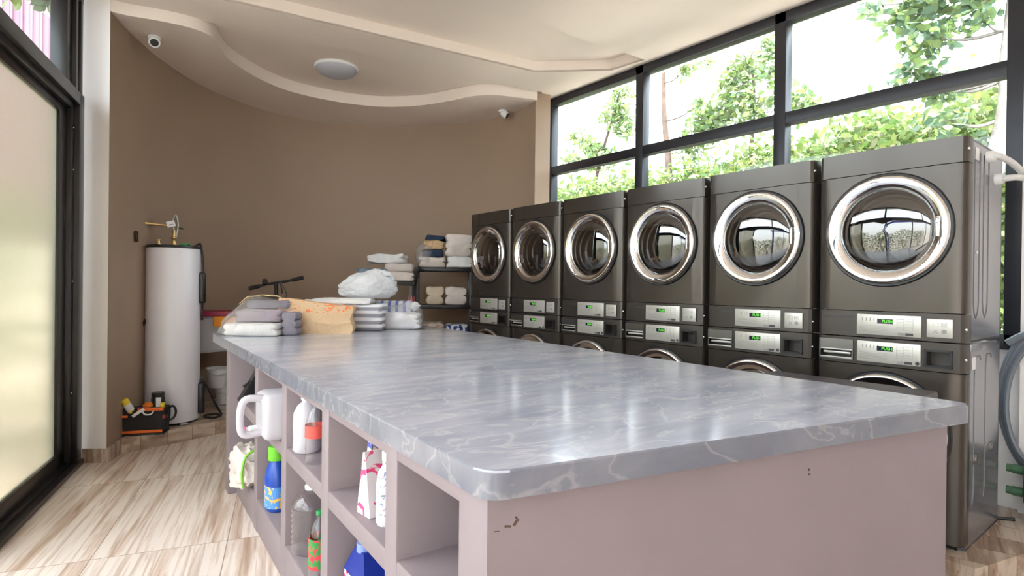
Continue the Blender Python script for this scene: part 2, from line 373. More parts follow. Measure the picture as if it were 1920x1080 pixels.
# ceilings
mb = MB()
def slab(pts, z, t=.02): mb.prism(pts, z, z+t)
L1a, L1b = (-.2, 5.29), (4.02, 4.645)
L2a, L2b = (-.6, 4.895), (3.61, 4.27)
slab([(-.6, 5.355), L1b, (4.4, 4.9), (4.4, 3.37), (4.19, 3.38), (4.15, 3.76), L2b, L2a], zD)
slab([(-.8, 3.745), (4.19, 3.38), (4.4, 3.37), (4.4, by-.1), (-2.4, by-.1)], zD)
# recess faces
rec = [L2a, L2b, (4.15, 3.76), (4.19, 3.38), (-.8, 3.745)]
slab([(-.9, 5.0), (3.7, 4.4), (4.28, 3.8), (4.3, 3.3), (-.9, 3.65)], zC)
for i in range(4):
    p, q = Vector(rec[i]), Vector(rec[i+1]); d = (q-p).normalized(); nrm = Vector((-d.y, d.x))*.03
    mb.prism([p, q, q+nrm, p+nrm], zD+.001, zC)
st(mb.build('ceiling', M_ceil, smooth=False))
# recess with the dome lamp
mb = MB(); mb.prism([(-.3, 5.30), (4.02, 4.64), (4.02, 4.7), *arc[::-1][:], (-.3, 5.35)], zB, zB+.02)
p, q = Vector((-.3, 5.305)), Vector((4.02, 4.645)); mb.prism([p, q, q+Vector((.0, .02)), p+Vector((0, .02))], zD+.001, zB)
st(mb.build('ceiling', M_ceil, smooth=False))
wavy = [(.26, 5.20), (.36, 5.19), (.55, 5.14), (.74, 5.12), (.88, 5.16), (.97, 5.27), (1.04, 5.44), (1.20, 5.70), (1.56, 6.01), (1.92, 6.15), (2.42, 6.13), (2.81, 5.97), (3.10, 5.67), (3.28, 5.29), (3.37, 5.04), (3.51, 4.86), (3.72, 4.76), (3.99, 4.67)]
wv = [(p.x, p.y) for p in smoothpts([(x, y, 0) for x, y in wavy], 6)]
mb = MB()
n1, n2 = len(wv), len(arc)
# crescent: resample both to the same count
def resample(P, n):
    P = [Vector((p[0], p[1])) for p in P]; D = [0]
    for i in range(1, len(P)): D.append(D[-1]+(P[i]-P[i-1]).length)
    out = []
    for k in range(n):
        t = D[-1]*k/(n-1); j = max(i for i in range(len(D)) if D[i] <= t+1e-9); j = min(j, len(P)-2)
        f = (t-D[j])/max(1e-9, D[j+1]-D[j]); out.append(P[j].lerp(P[j+1], f))
    return out
A_ = resample(wv, 120); B_ = resample([(x, y) for x, y in arc], 120)
vv = [(p.x, p.y, zA) for p in A_]+[(p.x, p.y, zA) for p in B_]+[(p.x, p.y, zB-.001) for p in A_]+[(p.x, p.y, zB-.001) for p in B_]
ff = []
for i in range(119):
    ff += [[i, i+1, 121+i, 120+i], [240+i, 360+i, 361+i, 241+i], [i, 240+i, 241+i, i+1], [120+i, 121+i, 361+i, 360+i]]
ff += [[0, 120, 360, 240], [119, 359, 479, 239]]
mb._add(vv, ff)
st(mb.build('ceiling', M_ceil, ang=30))
# thin shadow-gap lip above the wavy face
mb = MB(); inn = []
for i, p in enumerate(A_):
    d = (A_[min(i+1, 119)]-A_[max(i-1, 0)]).normalized(); inn.append(p+Vector((-d.y, d.x))*.05)
# out-of-view roof slab, eaves added to block the sun from the glazing
mb = MB(); mb.prism([(far.x-1.0, -5.0), (4.45, -5.0), (4.45, 5.2), (3.6, 7.2), (0.2, 7.3), (-.95, 5.3)], 3.76, 3.95); o = mb.build('ceiling', M_cream, smooth=False); st(o)

# ------------------------------------------------------------------ windows and glazed doors
w1 = st(empty('window_1', (WX+.03, .74, 1.05)))
mb = MB(); ys = [.765, 2.15, 3.50, 4.79]
for i, y in enumerate(ys):
    wd = .055 if i in (0, 3) else .045
    mb.box((-.05, y-.74-wd, 0), (.05, y-.74+wd, zD-1.05), bev=.004)
mb.box((-.05, 0, -.03), (.05, 4.05, .06), bev=.004); mb.box((-.05, 0, zD-1.05-.08), (.05, 4.05, zD-1.05), bev=.004); mb.box((-.045, 0, 1.555), (.045, 4.05, 1.645), bev=.004)
mb.build('window_frame', M_frame, w1, ang=30)
for i in range(3):
    for z0, z1 in ((.05, 1.57), (1.63, zD-1.12)):
        m2 = MB(); m2.box((-.004, ys[i]-.74+.03, z0), (.004, ys[i+1]-.74-.03, z1)); m2.build('window_pane', M_glass, w1, smooth=False)

def lbox(mb, t0, t1, o0, o1, z0, z1, bev=0):
    Mx = Matrix((LD, LN, Vector((0, 0, 1)))).transposed().to_4x4(); Mx.translation = L0
    mb.box((t0, o0, z0), (t1, o1, z1), Mx, bev)
d1 = st(empty('door_1', L0)); w2 = st(empty('window_2', L0))
def lpart(name, mat, parent, boxes, bev=0):
    m3 = MB()
    for b in boxes: lbox(m3, *b, bev)
    o = m3.build(name, mat, None, ang=30); o.parent = parent; o.matrix_parent_inverse = Matrix.Translation(-L0); return o
# outer track frame: jamb, head, sill (stepped profiles)
lpart('door_frame', M_black, d1, [(-.06, .06, -.10, .06, 0, 2.72), (-.125, -.05, -.10, .03, 0, 2.70), (-8.1, .06, -.10, .06, 2.63, 2.72), (-8.1, 0, -.10, .03, 2.58, 2.64),
      (-8.1, .06, -.10, .075, 0, .035), (-8.1, 0, -.10, .03, .03, .06)], .004)
panels = [(-1.62, -.11, M_frost), (-3.10, -1.54, M_glass_tint), (-4.6, -3.02, M_glass_tint), (-6.3, -4.52, M_glass_tint), (-8.0, -6.22, M_glass_tint)]
for i, (a0, a1, gm) in enumerate(panels):
    oo = -.02 if i % 2 == 0 else -.07
    lf = lpart('door_leaf', M_black, d1, [(a0, a0+.09, oo-.02, oo+.02, .05, 2.6), (a1-.17 if i == 0 else a1-.09, a1, oo-.02, oo+.02, .05, 2.6), (a0, a1, oo-.02, oo+.02, .05, .155), (a0, a1, oo-.02, oo+.02, 2.52, 2.6)], .004)
    g = MB(); lbox(g, a0+.08, a1-.08, oo-.004, oo+.004, .14, 2.54); go = g.build('door_pane', gm, lf, smooth=False); go.parent = lf
lpart('window_frame', M_black, w2, [(-.20, -.10, -.08, .02, 2.72, zD), (-.10, -.05, -.10, .045, 2.72, zD), (-.05, .0, -.10, .02, 2.72, zD), (0, .05, -.1, .05, 2.72, zD), (-8.1, .06, -.10, .05, zD-.06, zD+.25), (-3.0, -2.9, -.08, .02, 2.72, zD), (-5.6, -5.5, -.08, .02, 2.72, zD)], .003)
lpart('window_pane', M_glass, w2, [(-2.9, -.19, -.034, -.028, 2.71, zD-.05)]); lpart('window_pane', M_glass, w2, [(-5.5, -3.0, -.034, -.028, 2.71, zD-.05)]); lpart('window_pane', M_glass, w2, [(-8.1, -5.6, -.034, -.028, 2.71, zD-.05)])
# screws on the door jamb
for z in (.55, 1.35, 2.15, 2.45):
    m3 = MB(); p = lw(-.09, .031, z); m3.sphere(p, .006, 8); s_ = m3.build('screw', M_chrome, None); s_.parent = d1; s_.matrix_parent_inverse = Matrix.Translation(-L0)

# ------------------------------------------------------------------ dome lamp and cameras on the ceiling
lampE = empty('ceiling_lamp', (2.07, 5.47, zB), label='round opal dome lamp, switched off, on the curved ceiling recess', cat='lamp')
mb = MB(); mb.lathe([(.205, 0), (.21, -.012), (.20, -.025), (.0, -.025)], 40); mb.build('lamp_base', M_whitep, lampE)
mb = MB(); mb.lathe([(.198, -.02), (.195, -.035), (.17, -.062), (.12, -.085), (.06, -.097), (.0, -.10)], 40); mb.build('lamp_shade', M_dome, lampE)
def cctv(loc, rz, lab, base_dir):
    e = empty('security_camera', loc, rz, label=lab, cat='camera', group=None)
    mb = MB()
    if base_dir == 'ceiling': mb.lathe([(.045, 0), (.05, -.006), (.047, -.022), (.034, -.03), (.0, -.03)], 24)
    else: mb.lathe([(.045, 0), (.05, .006), (.047, .022), (.034, .03), (0, .03)], 24, RX(R(90)) )
    mb.build('mounting_base', M_whitep, e)
    c = Vector((0, -.028, -.05)) if base_dir == 'ceiling' else Vector((0, -.055, -.01))
    D = Vector((0, -.75, -.5)).normalized(); Q = D.to_track_quat('Z', 'Y').to_matrix().to_4x4(); Q.translation = c
    mb = MB(); mb.lathe([(0, -.05), (.03, -.045), (.042, -.02), (.043, .03), (.040, .034), (.03, .034)], 28, Q, cap=False); mb.build('housing', M_whitep, e)
    mb = MB(); mb.lathe([(.0, .030), (.036, .030), (.036, .033), (.02, .036), (.0, .037)], 24, Q); mb.build('lens', M_dark, e)
    return e
cctv((.55, 5.50, zA), R(-5), 'white dome security camera under the ceiling at the left corner, above the water heater', 'ceiling')
cctv((3.92, 5.20, zA), R(35), 'white dome security camera under the ceiling at the right, near the window', 'ceiling')

exec_items = True
# ------------------------------------------------------------------ folding counter
ANG = R(3.79)
fx = Vector((sin(ANG), cos(ANG), 0)); fn = Vector((cos(ANG), -sin(ANG), 0)); f0 = Vector((.661, .912, 0))
FM = Matrix((fn, fx, Vector((0, 0, 1)))).transposed().to_4x4(); FM.translation = f0    # local x = into the counter, y = along the face
def fpt(d, s, z): return FM @ Vector((d, s, z))
cab = empty('counter_cabinet', f0, label='lilac-white open-shelved counter base in the middle of the room', cat='cabinet')
def cpart(name, mbx, mat=M_cab, parent=cab, **k):
    o = mbx.build(name, mat, None, **k); o.parent = parent; o.matrix_parent_inverse = Matrix.Translation(-f0); return o
SL = 3.16; DP = .55
divs = [(.0, .12), (.455, .535), (1.065, 1.15), (1.70, 1.785), (2.36, 2.44), (3.05, SL)]
# near end and body behind the cells
nr = Vector((2.235, .565)); fr_ = Vector((2.42, 4.06))
b0 = fpt(DP, .12, 0); b1 = fpt(DP, SL-.02, 0); n0 = fpt(0, 0, 0)
mb = MB(); mb.prism([(n0.x, n0.y), (nr.x, nr.y), (nr.x+.005, nr.y+.1), fpt(.02, .12, 0).to_2d()], 0, .935); cpart('end_panel', mb, ang=30)
mb = MB(); mb.prism([fpt(DP, .1, 0).to_2d(), (nr.x+.004, nr.y+.09), (fr_.x, fr_.y), fpt(DP, SL, 0).to_2d()], 0, .935); cpart('body', mb, ang=30)
for i, (s0, s1) in enumerate(divs):
    mb = MB(); out = -.045 if i == 5 else 0
    mb.box((out, s0, 0), (DP-.001, s1, .935), FM, .006); cpart('divider' if i else 'end_post', mb, ang=30)
for i in range(5):
    s0, s1 = divs[i][1], divs[i+1][0]
    mb = MB(); mb.box((.003, s0-.01, 0), (DP-.001, s1+.01, .18), FM, .008); cpart('bottom_shelf', mb, ang=30)
    mb = MB(); mb.box((.003, s0-.01, .555), (DP-.001, s1+.01, .62), FM, .008); cpart('shelf', mb, ang=30)
    mb = MB(); mb.box((.003, s0-.01, .885), (DP-.001, s1+.01, .935), FM, .004); cpart('rail', mb, ang=30)
# chipped marks on the near end
mb = MB()
ed = (nr-n0.to_2d()).normalized(); en = Vector((ed.y, -ed.x))
for (s, z, w, h, an) in [(.045, .868, .014, .004, 10), (.062, .872, .006, .012, 35), (.066, .880, .012, .004, 50), (.02, .862, .012, .0015, 5), (.95, .865, .006, .006, 0), (.952, .852, .007, .005, 10)]:
    c = Vector((n0.x, n0.y))+ed*s; Mx = T(c.x, c.y, z) @ Matrix(((ed.x, en.x, 0), (ed.y, en.y, 0), (0, 0, 1))).to_4x4() @ RY(R(an))
    mb = MB(); mb.box((-w/2, .0, -h/2), (w/2, .0012, h/2), Mx); cpart('paint_chip', mb, M_barkd)
# worktop
def rpoly(pts, rad, k=6):
    out = []; n = len(pts)
    for i in range(n):
        p = Vector(pts[i]); a = Vector(pts[i-1]); b = Vector(pts[(i+1) % n]); r = rad[i]
        if r <= 0: out.append(p); continue
        u = (a-p).normalized(); v = (b-p).normalized(); A = p+u*r; B = p+v*r
        for j in range(k+1):
            t = j/k; out.append((A*(1-t)**2)+(p*2*t*(1-t))+(B*t*t))
    return out
top = rpoly([(.638, .885), (2.285, .512), (2.505, 4.56), (.818, 4.5)], [.05, .035, .03, .03])
mb = MB(); mb.prism(top, .935, .995)
bmesh.ops.bevel(mb.bm, geom=[e for e in mb.bm.edges if abs(e.verts[0].co.z-.995) < 1e-5 and abs(e.verts[1].co.z-.995) < 1e-5], offset=.007, segments=3, affect='EDGES')
o = mb.build('worktop', M_marble, ang=50); prop(o, 'grey-blue marbled worktop lying over the whole open-shelved counter', 'worktop')
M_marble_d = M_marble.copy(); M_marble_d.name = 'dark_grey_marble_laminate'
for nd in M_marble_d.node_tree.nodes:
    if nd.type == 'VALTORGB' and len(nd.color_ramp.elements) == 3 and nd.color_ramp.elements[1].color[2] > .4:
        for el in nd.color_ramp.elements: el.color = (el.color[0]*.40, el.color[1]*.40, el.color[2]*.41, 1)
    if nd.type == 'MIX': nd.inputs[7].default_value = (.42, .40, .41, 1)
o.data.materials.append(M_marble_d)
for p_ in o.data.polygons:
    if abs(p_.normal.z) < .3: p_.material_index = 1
# ------------------------------------------------------------------ laundry machines
w = .664; hw = w/2
def front_prof(y0=0.0):   # plan outline of a front panel: x across, y depth; front at y0
    P = []
    pts = [(-hw, .10), (-hw, .032), (-hw+.006, .016), (-hw+.02, .006), (-hw+.065, 0), (hw-.085, 0), (hw-.02, .012), (hw-.006, .022), (hw, .038), (hw, .10)]
    return [(a, b+y0) for a, b in pts]
LINEPTS = []
def plate_print(mbx, x0, x1, z0, z1, y, washer):
    W_ = x1-x0; H = z1-z0
    for k in range(5): mbx.box((x0+.02*W_+k*.062*W_+.02, y-.0006, z0+H*.68), (x0+.02*W_+k*.062*W_+.023, y, z0+H*.84))
    for k in range(5):
        zz = z0+H*(.44-.07*k); mbx.box((x0+.04*W_, y-.0006, zz), (x0+W_*(.52-.03*(k % 2)), y, zz+.0012))
    for k in range(5 if washer else 4):
        zz = z0+H*(.80-.13*k)
        for (a, b, c, d) in ((0, .09, 0, .003), (0, .09, .10, .003),):
            mbx.box((x0+.64*W_, y-.0006, zz), (x0+.745*W_, y, zz+.0012)); mbx.box((x0+.76*W_, y-.0006, zz+.004), (x0+.86*W_, y, zz+.0052))
    for q in (.64, .745, .88): mbx.box((x0+q*W_, y-.0006, z0+H*.3), (x0+q*W_+.001, y, z0+H*.88))
def ringbox(mbx, x0, x1, z0, z1, y0, y1, t):
    mbx.box((x0, y0, z0), (x1, y1, z0+t)); mbx.box((x0, y0, z1-t), (x1, y1, z1)); mbx.box((x0, y0, z0), (x0+t, y1, z1)); mbx.box((x1-t, y0, z0), (x1, y1, z1))
def door_parts(e, zc):
    Mx = T(0, 0, zc) @ RX(R(90))     # lathe z -> -y (towards the viewer)
    mb = MB(); mb.lathe([(.291, .0), (.291, .008), (.286, .014), (.278, .012), (.274, -.004)], 72, Mx, cap=False); rim = mb.build('door_gasket', M_dark, e, ang=60)
    mb = MB(); mb.lathe([(.276, -.004), (.278, .012), (.275, .024), (.268, .031), (.262, .033), (.250, .031), (.235, .026), (.220, .018), (.214, .012), (.211, -.01)], 96, Mx, cap=False); ring = mb.build('door_ring', M_chrome, e, ang=80)
    mb = MB(); mb.lathe([(.213, .006), (.20, .014), (.17, .024), (.12, .034), (.06, .040), (0, .042)], 72, Mx, cap=False); mb.build('door_glass', M_dglass, ring, ang=80)
    mb = MB(); mb.lathe([(.211, .0), (.205, -.03), (.195, -.035), (.190, -.07), (.178, -.075), (.172, -.12), (.16, -.13), (.155, -.30), (.15, -.42), (.0, -.43)], 64, Mx, cap=False); mb.build('drum', M_drum, ring, ang=40)
    mb = MB(); mb.box((.224, -.045, zc-.05), (.238, -.038, zc+.05), bev=.003); mb.build('door_handle', M_chrome, ring, ang=60)
def brand(e, x, z, parent):
    mb = MB(); mb.lathe([(0, 0), (.0075, 0), (.0075, .0012), (0, .0012)], 20, T(x, -.0, z) @ RX(R(90)))
    mb.merge(text_mesh('LG', .014), T(x+.022, -.0008, z) @ TF)
    mb.box((x+.062, -.001, z-.0055), (x+.136, 0, z+.0055)); mb.build('brand_mark', M_ink, parent, smooth=False)
def screen(parent, x0, x1, z0, z1, y):
    mb = MB(); mb.box((x0, y-.0012, z0), (x1, y, z1)); sc = mb.build('display_screen', M_screen, parent, smooth=False)
    mb = MB(); mb.merge(text_mesh('PUSH', .021), T((x0+x1)/2+.010, y-.0018, (z0+z1)/2) @ TF); mb.build('display_digits', M_led, parent, smooth=False)
def led():
    mt, n, b = nodes('green_led'); b.inputs['Base Color'].default_value = (.02, .1, .02, 1); b.inputs['Emission Color'].default_value = (.15, .75, .05, 1); b.inputs['Emission Strength'].default_value = .55; return mt
M_led = led()
def hole(o, zc, r=.2745):
    c = MB(); c.lathe([(r, -.3), (r, .3)], 96, T(0, 0, zc) @ RX(R(90))); k = c.build('cut', M_dark, smooth=False); cut(o, k); kill(k)
    o.data.shade_smooth(); o.data.set_sharp_from_angle(angle=R(35)); return o
def hole_box(o, a, b):
    c = MB(); c.box(a, b); k = c.build('cut', M_dark, smooth=False); cut(o, k); kill(k); return o
def bodybox(mbx, z0, z1, depth=.655):
    mbx.prism([(-hw+.004, .07), (hw-.004, .07), (hw-.004, depth-.02), (hw-.02, depth), (-hw+.02, depth), (-hw+.004, depth-.02)], z0, z1)
DEP = .66
def shell(mbx, z0, z1):
    # hollow cabinet so that the drum is visible behind the door
    t = .012
    mbx.box((-hw+.004, .07, z0), (-hw+.004+t, DEP, z1)); mbx.box((hw-.004-t, .07, z0), (hw-.004, DEP, z1))
    mbx.box((-hw+.004, DEP-t, z0), (hw-.004, DEP, z1)); mbx.box((-hw+.004, .07, z0), (hw-.004, DEP, z0+t)); mbx.box((-hw+.004, .07, z1-t), (hw-.004, DEP, z1))
def make_dryer():
    e = empty('tumble_dryer', (0, 0, 0), cat='dryer', group='tumble dryers stacked on the washing machines')
    mb = MB(); shell(mb, 0.0, .978); mb.build('body', M_gun_side, e, ang=30)
    mb = MB(); mb.prism(front_prof(), .858, .980); mb.build('top_panel', M_gun, e, ang=25)
    mb = MB(); mb.prism(front_prof(), .141, .854); o = mb.build('front_panel', M_gun, e, ang=25); hole(o, .556); o.name = 'front_panel'
    mb = MB(); mb.prism(front_prof(), .003, .137); fp = mb.build('control_fascia', M_gunp, e, ang=25)
    brand(e, -.285, .103, fp)
    mb = MB(); mb.box((-.27, -.0007, .058), (-.13, 0, .0592)); mb.box((-.17, -.0007, .03), (-.13, 0, .0312)); mb.build('printed_line', M_ink, fp, smooth=False)
    mb = MB(); mb.box((-.128, -.005, .016), (.160, .002, .122), bev=.002); dp = mb.build('display_panel', M_silver, e, ang=30)
    mb = MB(); plate_print(mb, -.128, .160, .016, .122, -.0052, False); mb.box((.062, -.0062, .022), (.092, -.005, .0335)); mb.box((.094, -.0062, .022), (.125, -.005, .034)); mb.build('printed_legend', M_ink2, dp, smooth=False)
    mb = MB(); mb.box((.094, -.0066, .022), (.127, -.0055, .034)); mb.build('start_key', M_ink, dp, smooth=False)
    screen(dp, -.032, .040, .076, .100, -.005)
    mb = MB(); mb.box((.182, -.004, .022), (.286, .002, .112), bev=.004); cp = mb.build('coin_plate', M_silver, e, ang=30)
    mb = MB()
    for (cx, cz) in ((.218, .084), (.252, .084), (.218, .052), (.252, .052)):
        if (cx, cz) == (.218, .084): ringbox(mb, cx-.011, cx+.011, cz-.010, cz+.010, -.0048, -.004, .0015)
        elif cz > .07: ringbox(mb, cx-.012, cx+.012, cz-.009, cz+.009, -.0048, -.004, .001); [mb.box((-.013, -.0008, -.001), (.013, 0, .001), T(cx, -.004, cz) @ RY(R(q))) for q in (40, -40)]
        elif cx < .23: [mb.box((-.013, -.0008, -.0012), (.013, 0, .0012), T(cx, -.004, cz) @ RY(R(q))) for q in (40, -40)]
        else: mb.lathe([(0, 0), (.011, 0), (.011, .0008), (0, .0008)], 16, T(cx, -.004, cz) @ RX(R(90)))
    mb.build('printed_symbols', M_ink2, cp, smooth=False)
    door_parts(e, .556)
    for z in (.92, .065):
        for s in (-1, 1):
            mb = MB(); mb.sphere((s*(hw-.004), .030, z), .0075, 10); mb.build('screw', M_chrome, e)
    return e
def make_washer():
    e = empty('washing_machine', (0, 0, 0), cat='washing machine', group='washing machines in the row by the window')
    mb = MB(); shell(mb, .0, .972); mb.build('body', M_gun_side, e, ang=30)
    mb = MB(); mb.prism(front_prof(), .03, .846); o = mb.build('front_panel', M_gun, e, ang=25); hole(o, .535)
    mb = MB(); mb.prism(front_prof(), .850, .989); fp = mb.build('control_fascia', M_gunp, e, ang=25); hole_box(fp, (.183, -.1, .878), (.275, .06, .944)); hole_box(fp, (-.312, -.1, .872), (-.148, .05, .920))
    fp.name = 'control_fascia'
    mb = MB(); mb.box((-.126, -.005, .866), (.159, .002, .974), bev=.002); dp = mb.build('display_panel', M_silver, e, ang=30)
    mb = MB(); plate_print(mb, -.126, .159, .866, .974, -.0052, True); mb.box((.062, -.0062, .871), (.090, -.005, .882)); mb.build('printed_legend', M_ink2, dp, smooth=False)
    mb = MB(); mb.box((.092, -.0066, .871), (.124, -.0055, .884)); mb.lathe([(0, 0), (.009, 0), (.009, .002), (0, .002)], 20, T(.146, -.005, .880) @ RX(R(90))); mb.build('start_key', M_ink, dp, smooth=False)
    screen(dp, -.032, .040, .928, .952, -.005)
    # detergent drawer
    mb = MB(); ringbox(mb, -.316, -.145, .866, .974, -.006, .004, .006); mb.box((-.312, -.004, .922), (-.148, .003, .970)); dr = mb.build('detergent_drawer', M_drum, e, ang=30)
    mb = MB(); mb.box((-.30, .004, .893), (-.16, .02, .906), bev=.004); mb.box((-.312, -.004, .914), (-.148, .004, .922), bev=.002); mb.box((-.312, -.004, .871), (-.148, .004, .878), bev=.002); mb.build('drawer_grip', M_silver, dr, ang=30)
    brand(e, -.298, .959, dr).name if False else brand(e, -.298, .959, dr)
    mb = MB(); mb.box((-.312, .045, .870), (-.148, .05, .922)); mb.build('drawer_recess', M_dark, dr, smooth=False)
    mb = MB(); ringbox(mb, .172, .286, .868, .954, -.004, .006, .010); mb.box((.18, .06, .87), (.28, .064, .95)); mb.build('coin_slot', M_dark, e, ang=30)
    door_parts(e, .535)
    mb = MB(); mb.box((-hw+.03, .05, 0), (hw-.03, DEP-.05, .03)); mb.build('base', M_dark, e, smooth=False)
    for z in (.915,):
        for s in (-1, 1):
            mb = MB(); mb.sphere((s*(hw-.004), .030, z), .0075, 10); mb.build('screw', M_chrome, e)
    return e
dry0 = make_dryer(); wash0 = make_washer()
Y0 = .755+.016+hw; PITCH = .697
pos_words = ['nearest the camera, at the right end of the row', 'second from the right end of the row', 'third from the right end of the row',
             'third from the far left end of the row', 'second from the far left end of the row', 'farthest from the camera, beside the black shelf rack']
dl, wl = [], []
for k in range(6):
    d = dry0 if k == 0 else copy_tree(dry0); v = wash0 if k == 0 else copy_tree(wash0)
    dl.append(d); wl.append(v)
for k in range(6):
    y = Y0+PITCH*k
    dl[k].location = (3.30, y, 1.107); wl[k].location = (3.30, y, .115)
    dl[k].rotation_euler = wl[k].rotation_euler = (0, 0, R(-90))
    dl[k]['label'] = 'graphite upper tumble dryer, ' + pos_words[k]
    wl[k]['label'] = 'graphite lower washing machine, ' + pos_words[k]
# details only the nearest pair shows on its side: embossed ribs, stickers, bracket
def side(parent, name, mat, mbx, **k): return mbx.build(name, mat, parent, **k)
mb = MB()
for x, zb in ((.20, .115), (.36, .115)):
    mb.tube([(hw-.003, x-.055, .93), (hw-.003, x-.055, zb+.08), (hw-.003, x-.04, zb+.03), (hw-.003, x-.01, zb), (hw-.003, x+.02, zb+.03), (hw-.003, x+.035, zb+.08), (hw-.003, x+.035, .93)], .0022, 6)
side(dl[0], 'side_rib', M_gun_side, mb)
mb = MB(); mb.box((hw-.003, .14, .885), (hw-.001, .20, .945)); mb.box((hw-.003, .18, .43), (hw-.001, .205, .445)); side(dl[0], 'sticker', M_whitep, mb, smooth=False)
mb = MB(); mb.box((hw-.006, .09, -.045), (hw+.004, .56, -.005), bev=.004); side(dl[0], 'stacking_bracket', M_gun_side, mb, ang=30)
mb = MB()
for x, zb in ((.24, .20), (.44, .20)):
    mb.tube([(hw-.003, x-.055, .88), (hw-.003, x-.055, zb+.06), (hw-.003, x-.075, zb)], .0022, 6); mb.tube([(hw-.003, x+.05, .9), (hw-.003, x+.03, .92), (hw-.003, x-.04, .92), (hw-.003, x-.055, .88)], .0022, 6)
side(wl[0], 'side_rib', M_gun_side, mb)
mb = MB(); mb.box((hw-.003, .13, .86), (hw-.001, .19, .92)); side(wl[0], 'sticker', M_whitep, mb, smooth=False)
for (x, z) in ((.20, .42), (.50, .43)):
    mb = MB(); mb.box((hw-.004, x-.03, z-.025), (hw+.001, x+.03, z+.025), bev=.004); mb.lathe([(0, 0), (.02, 0), (.016, .008), (0, .010)], 16, T(hw, x, z) @ RY(R(90)))
    side(wl[0], 'side_vent', M_drum, mb, ang=40)

# ------------------------------------------------------------------ soft goods
def nz3(p, sc, seed=0): return noise.noise(Vector((p.x*sc+seed*7.1, p.y*sc-seed*3.3, p.z*sc+seed)))
def folded(mbx, size, n, M=None, seed=0, sag=.006, ridge=.35, over=.0, nx=12):
    """one folded cloth: width x, depth y, height z, n folds bulging on both sides"""
    sx_, sy_, sz_ = size; t = bmesh.new(); prof = []
    lay = sz_/n; k = 6
    for i in range(n):
        for j in range(k+1):
            a = -pi/2 + pi*j/k; prof.append((1, i*lay+lay/2+sin(a)*lay/2*.98, cos(a)*lay*ridge))
    prof.append((0.5, sz_, 0)); prof.append((-.5, sz_, 0))
    for i in range(n-1, -1, -1):
        for j in range(k+1):
            a = pi/2 - pi*j/k; prof.append((-1, i*lay+lay/2+sin(a)*lay/2*.98, cos(a)*lay*ridge))
    prof.append((-.5, 0, 0)); prof.append((.5, 0, 0))
    ny = nx; rings = []
    for q in range(ny+1):
        v = -1+2*q/ny; sh = 1-max(0, abs(v)-.86)*.9; ring = []
        for (sgn, z, b) in prof:
            x = sgn*(sx_/2-lay*.35)*(sh if abs(sgn) == 1 else sh) + (b if sgn > 0 else -b)*(abs(sgn) == 1)
            p = Vector((x, v*sy_/2, sz_/2+(z-sz_/2)*(1-max(0, abs(v)-.85)*1.2)))
            f = Vector((nz3(p, 9, seed), nz3(p, 9, seed+5), nz3(p, 11, seed+9)))*sag
            p2 = p+f; p2.z = max(p2.z, 0) if z > 0 else max(0, p.z)
            ring.append(t.verts.new(p2))
        rings.append(ring)
    m_ = len(prof)
    for q in range(ny):
        for i in range(m_): t.faces.new([rings[q][i], rings[q][(i+1) % m_], rings[q+1][(i+1) % m_], rings[q+1][i]])
    t.faces.new(rings[0][::-1]); t.faces.new(rings[-1])
    mbx.merge(t, M); return mbx
def blob(mbx, c, size, seed=0, amp=.12, sc=6, sub=4, flat=.0, M=None, pw=.8, fine=.25):
    t = bmesh.new(); bmesh.ops.create_icosphere(t, subdivisions=sub, radius=1)
    for v in t.verts:
        d = v.co.normalized(); r = 1 + amp*nz3(d, sc*.35, seed) + amp*fine*abs(nz3(d, sc*1.2, seed+3))*2 + amp*fine*.5*nz3(d, sc*3, seed+8)
        q = Vector([math.copysign(abs(d[i])**pw, d[i]) for i in range(3)])*r
        v.co = Vector((c[0]+q.x*size[0], c[1]+q.y*size[1], max(c[2]+q.z*size[2], flat)))
    mbx.merge(t, M); return mbx
TOP = .995
def cloth_thing(name, loc, rz, size, n, mat, label, cat, group=None, seed=0, sag=.006, kids=None):
    mb = MB(); folded(mb, size, n, None, seed, sag); o = mb.build(name, mat, None, ang=60); o.location = loc; o.rotation_euler = (0, 0, rz)
    prop(o, label, cat, group); return o
# --- left heap: towels in clear film
FR = R(-38)   # parallel to the picture plane
cloth_thing('folded_towel', (1.03, 4.17, TOP), FR, (.36, .22, .085), 2, M_towelw, 'white folded towel at the bottom of the left heap on the worktop', 'towel', seed=1, sag=.010)
cloth_thing('folded_towel', (1.10, 4.25, TOP+.089), FR+.05, (.32, .24, .085), 2, M_towelp, 'mauve folded towel in the middle of the left heap, on the white towel', 'towel', seed=2, sag=.010)
cloth_thing('folded_towel', (1.18, 4.31, TOP+.178), FR, (.30, .24, .060), 1, M_towelg, 'dark grey towel on top of the left heap, above the mauve towel', 'towel', seed=3, sag=.014)
cloth_thing('folded_towel', (1.235, 4.045, TOP), FR, (.10, .12, .16), 3, M_towelg, 'small grey folded cloth squeezed between the white towel and the paper bag', 'cloth', seed=4)
mb = MB(); blob(mb, (1.09, 4.26, TOP+.10), (.27, .15, .155), 4, .10, 7, 4, TOP+.001, None, .75)
for v in mb.bm.verts:
    if v.co.x < 1.0: v.co.z = TOP + (v.co.z-TOP)*max(.35, 1-(1.0-v.co.x)*3.2)
o = mb.build('film_wrap', M_film, ang=80); prop(o, 'crinkled clear plastic film wrapped over the left heap of towels', 'plastic wrap')
mb = MB(); t = bmesh.new(); bmesh.ops.create_grid(t, x_segments=16, y_segments=10, size=.5)
for v in t.verts:
    x, y = v.co.x, v.co.y; v.co = Vector((x*.36, y*.22, -.25*x*x - .04*y+nz3(v.co, 5, 2)*.02))
bmesh.ops.solidify(t, geom=list(t.faces), thickness=.004)
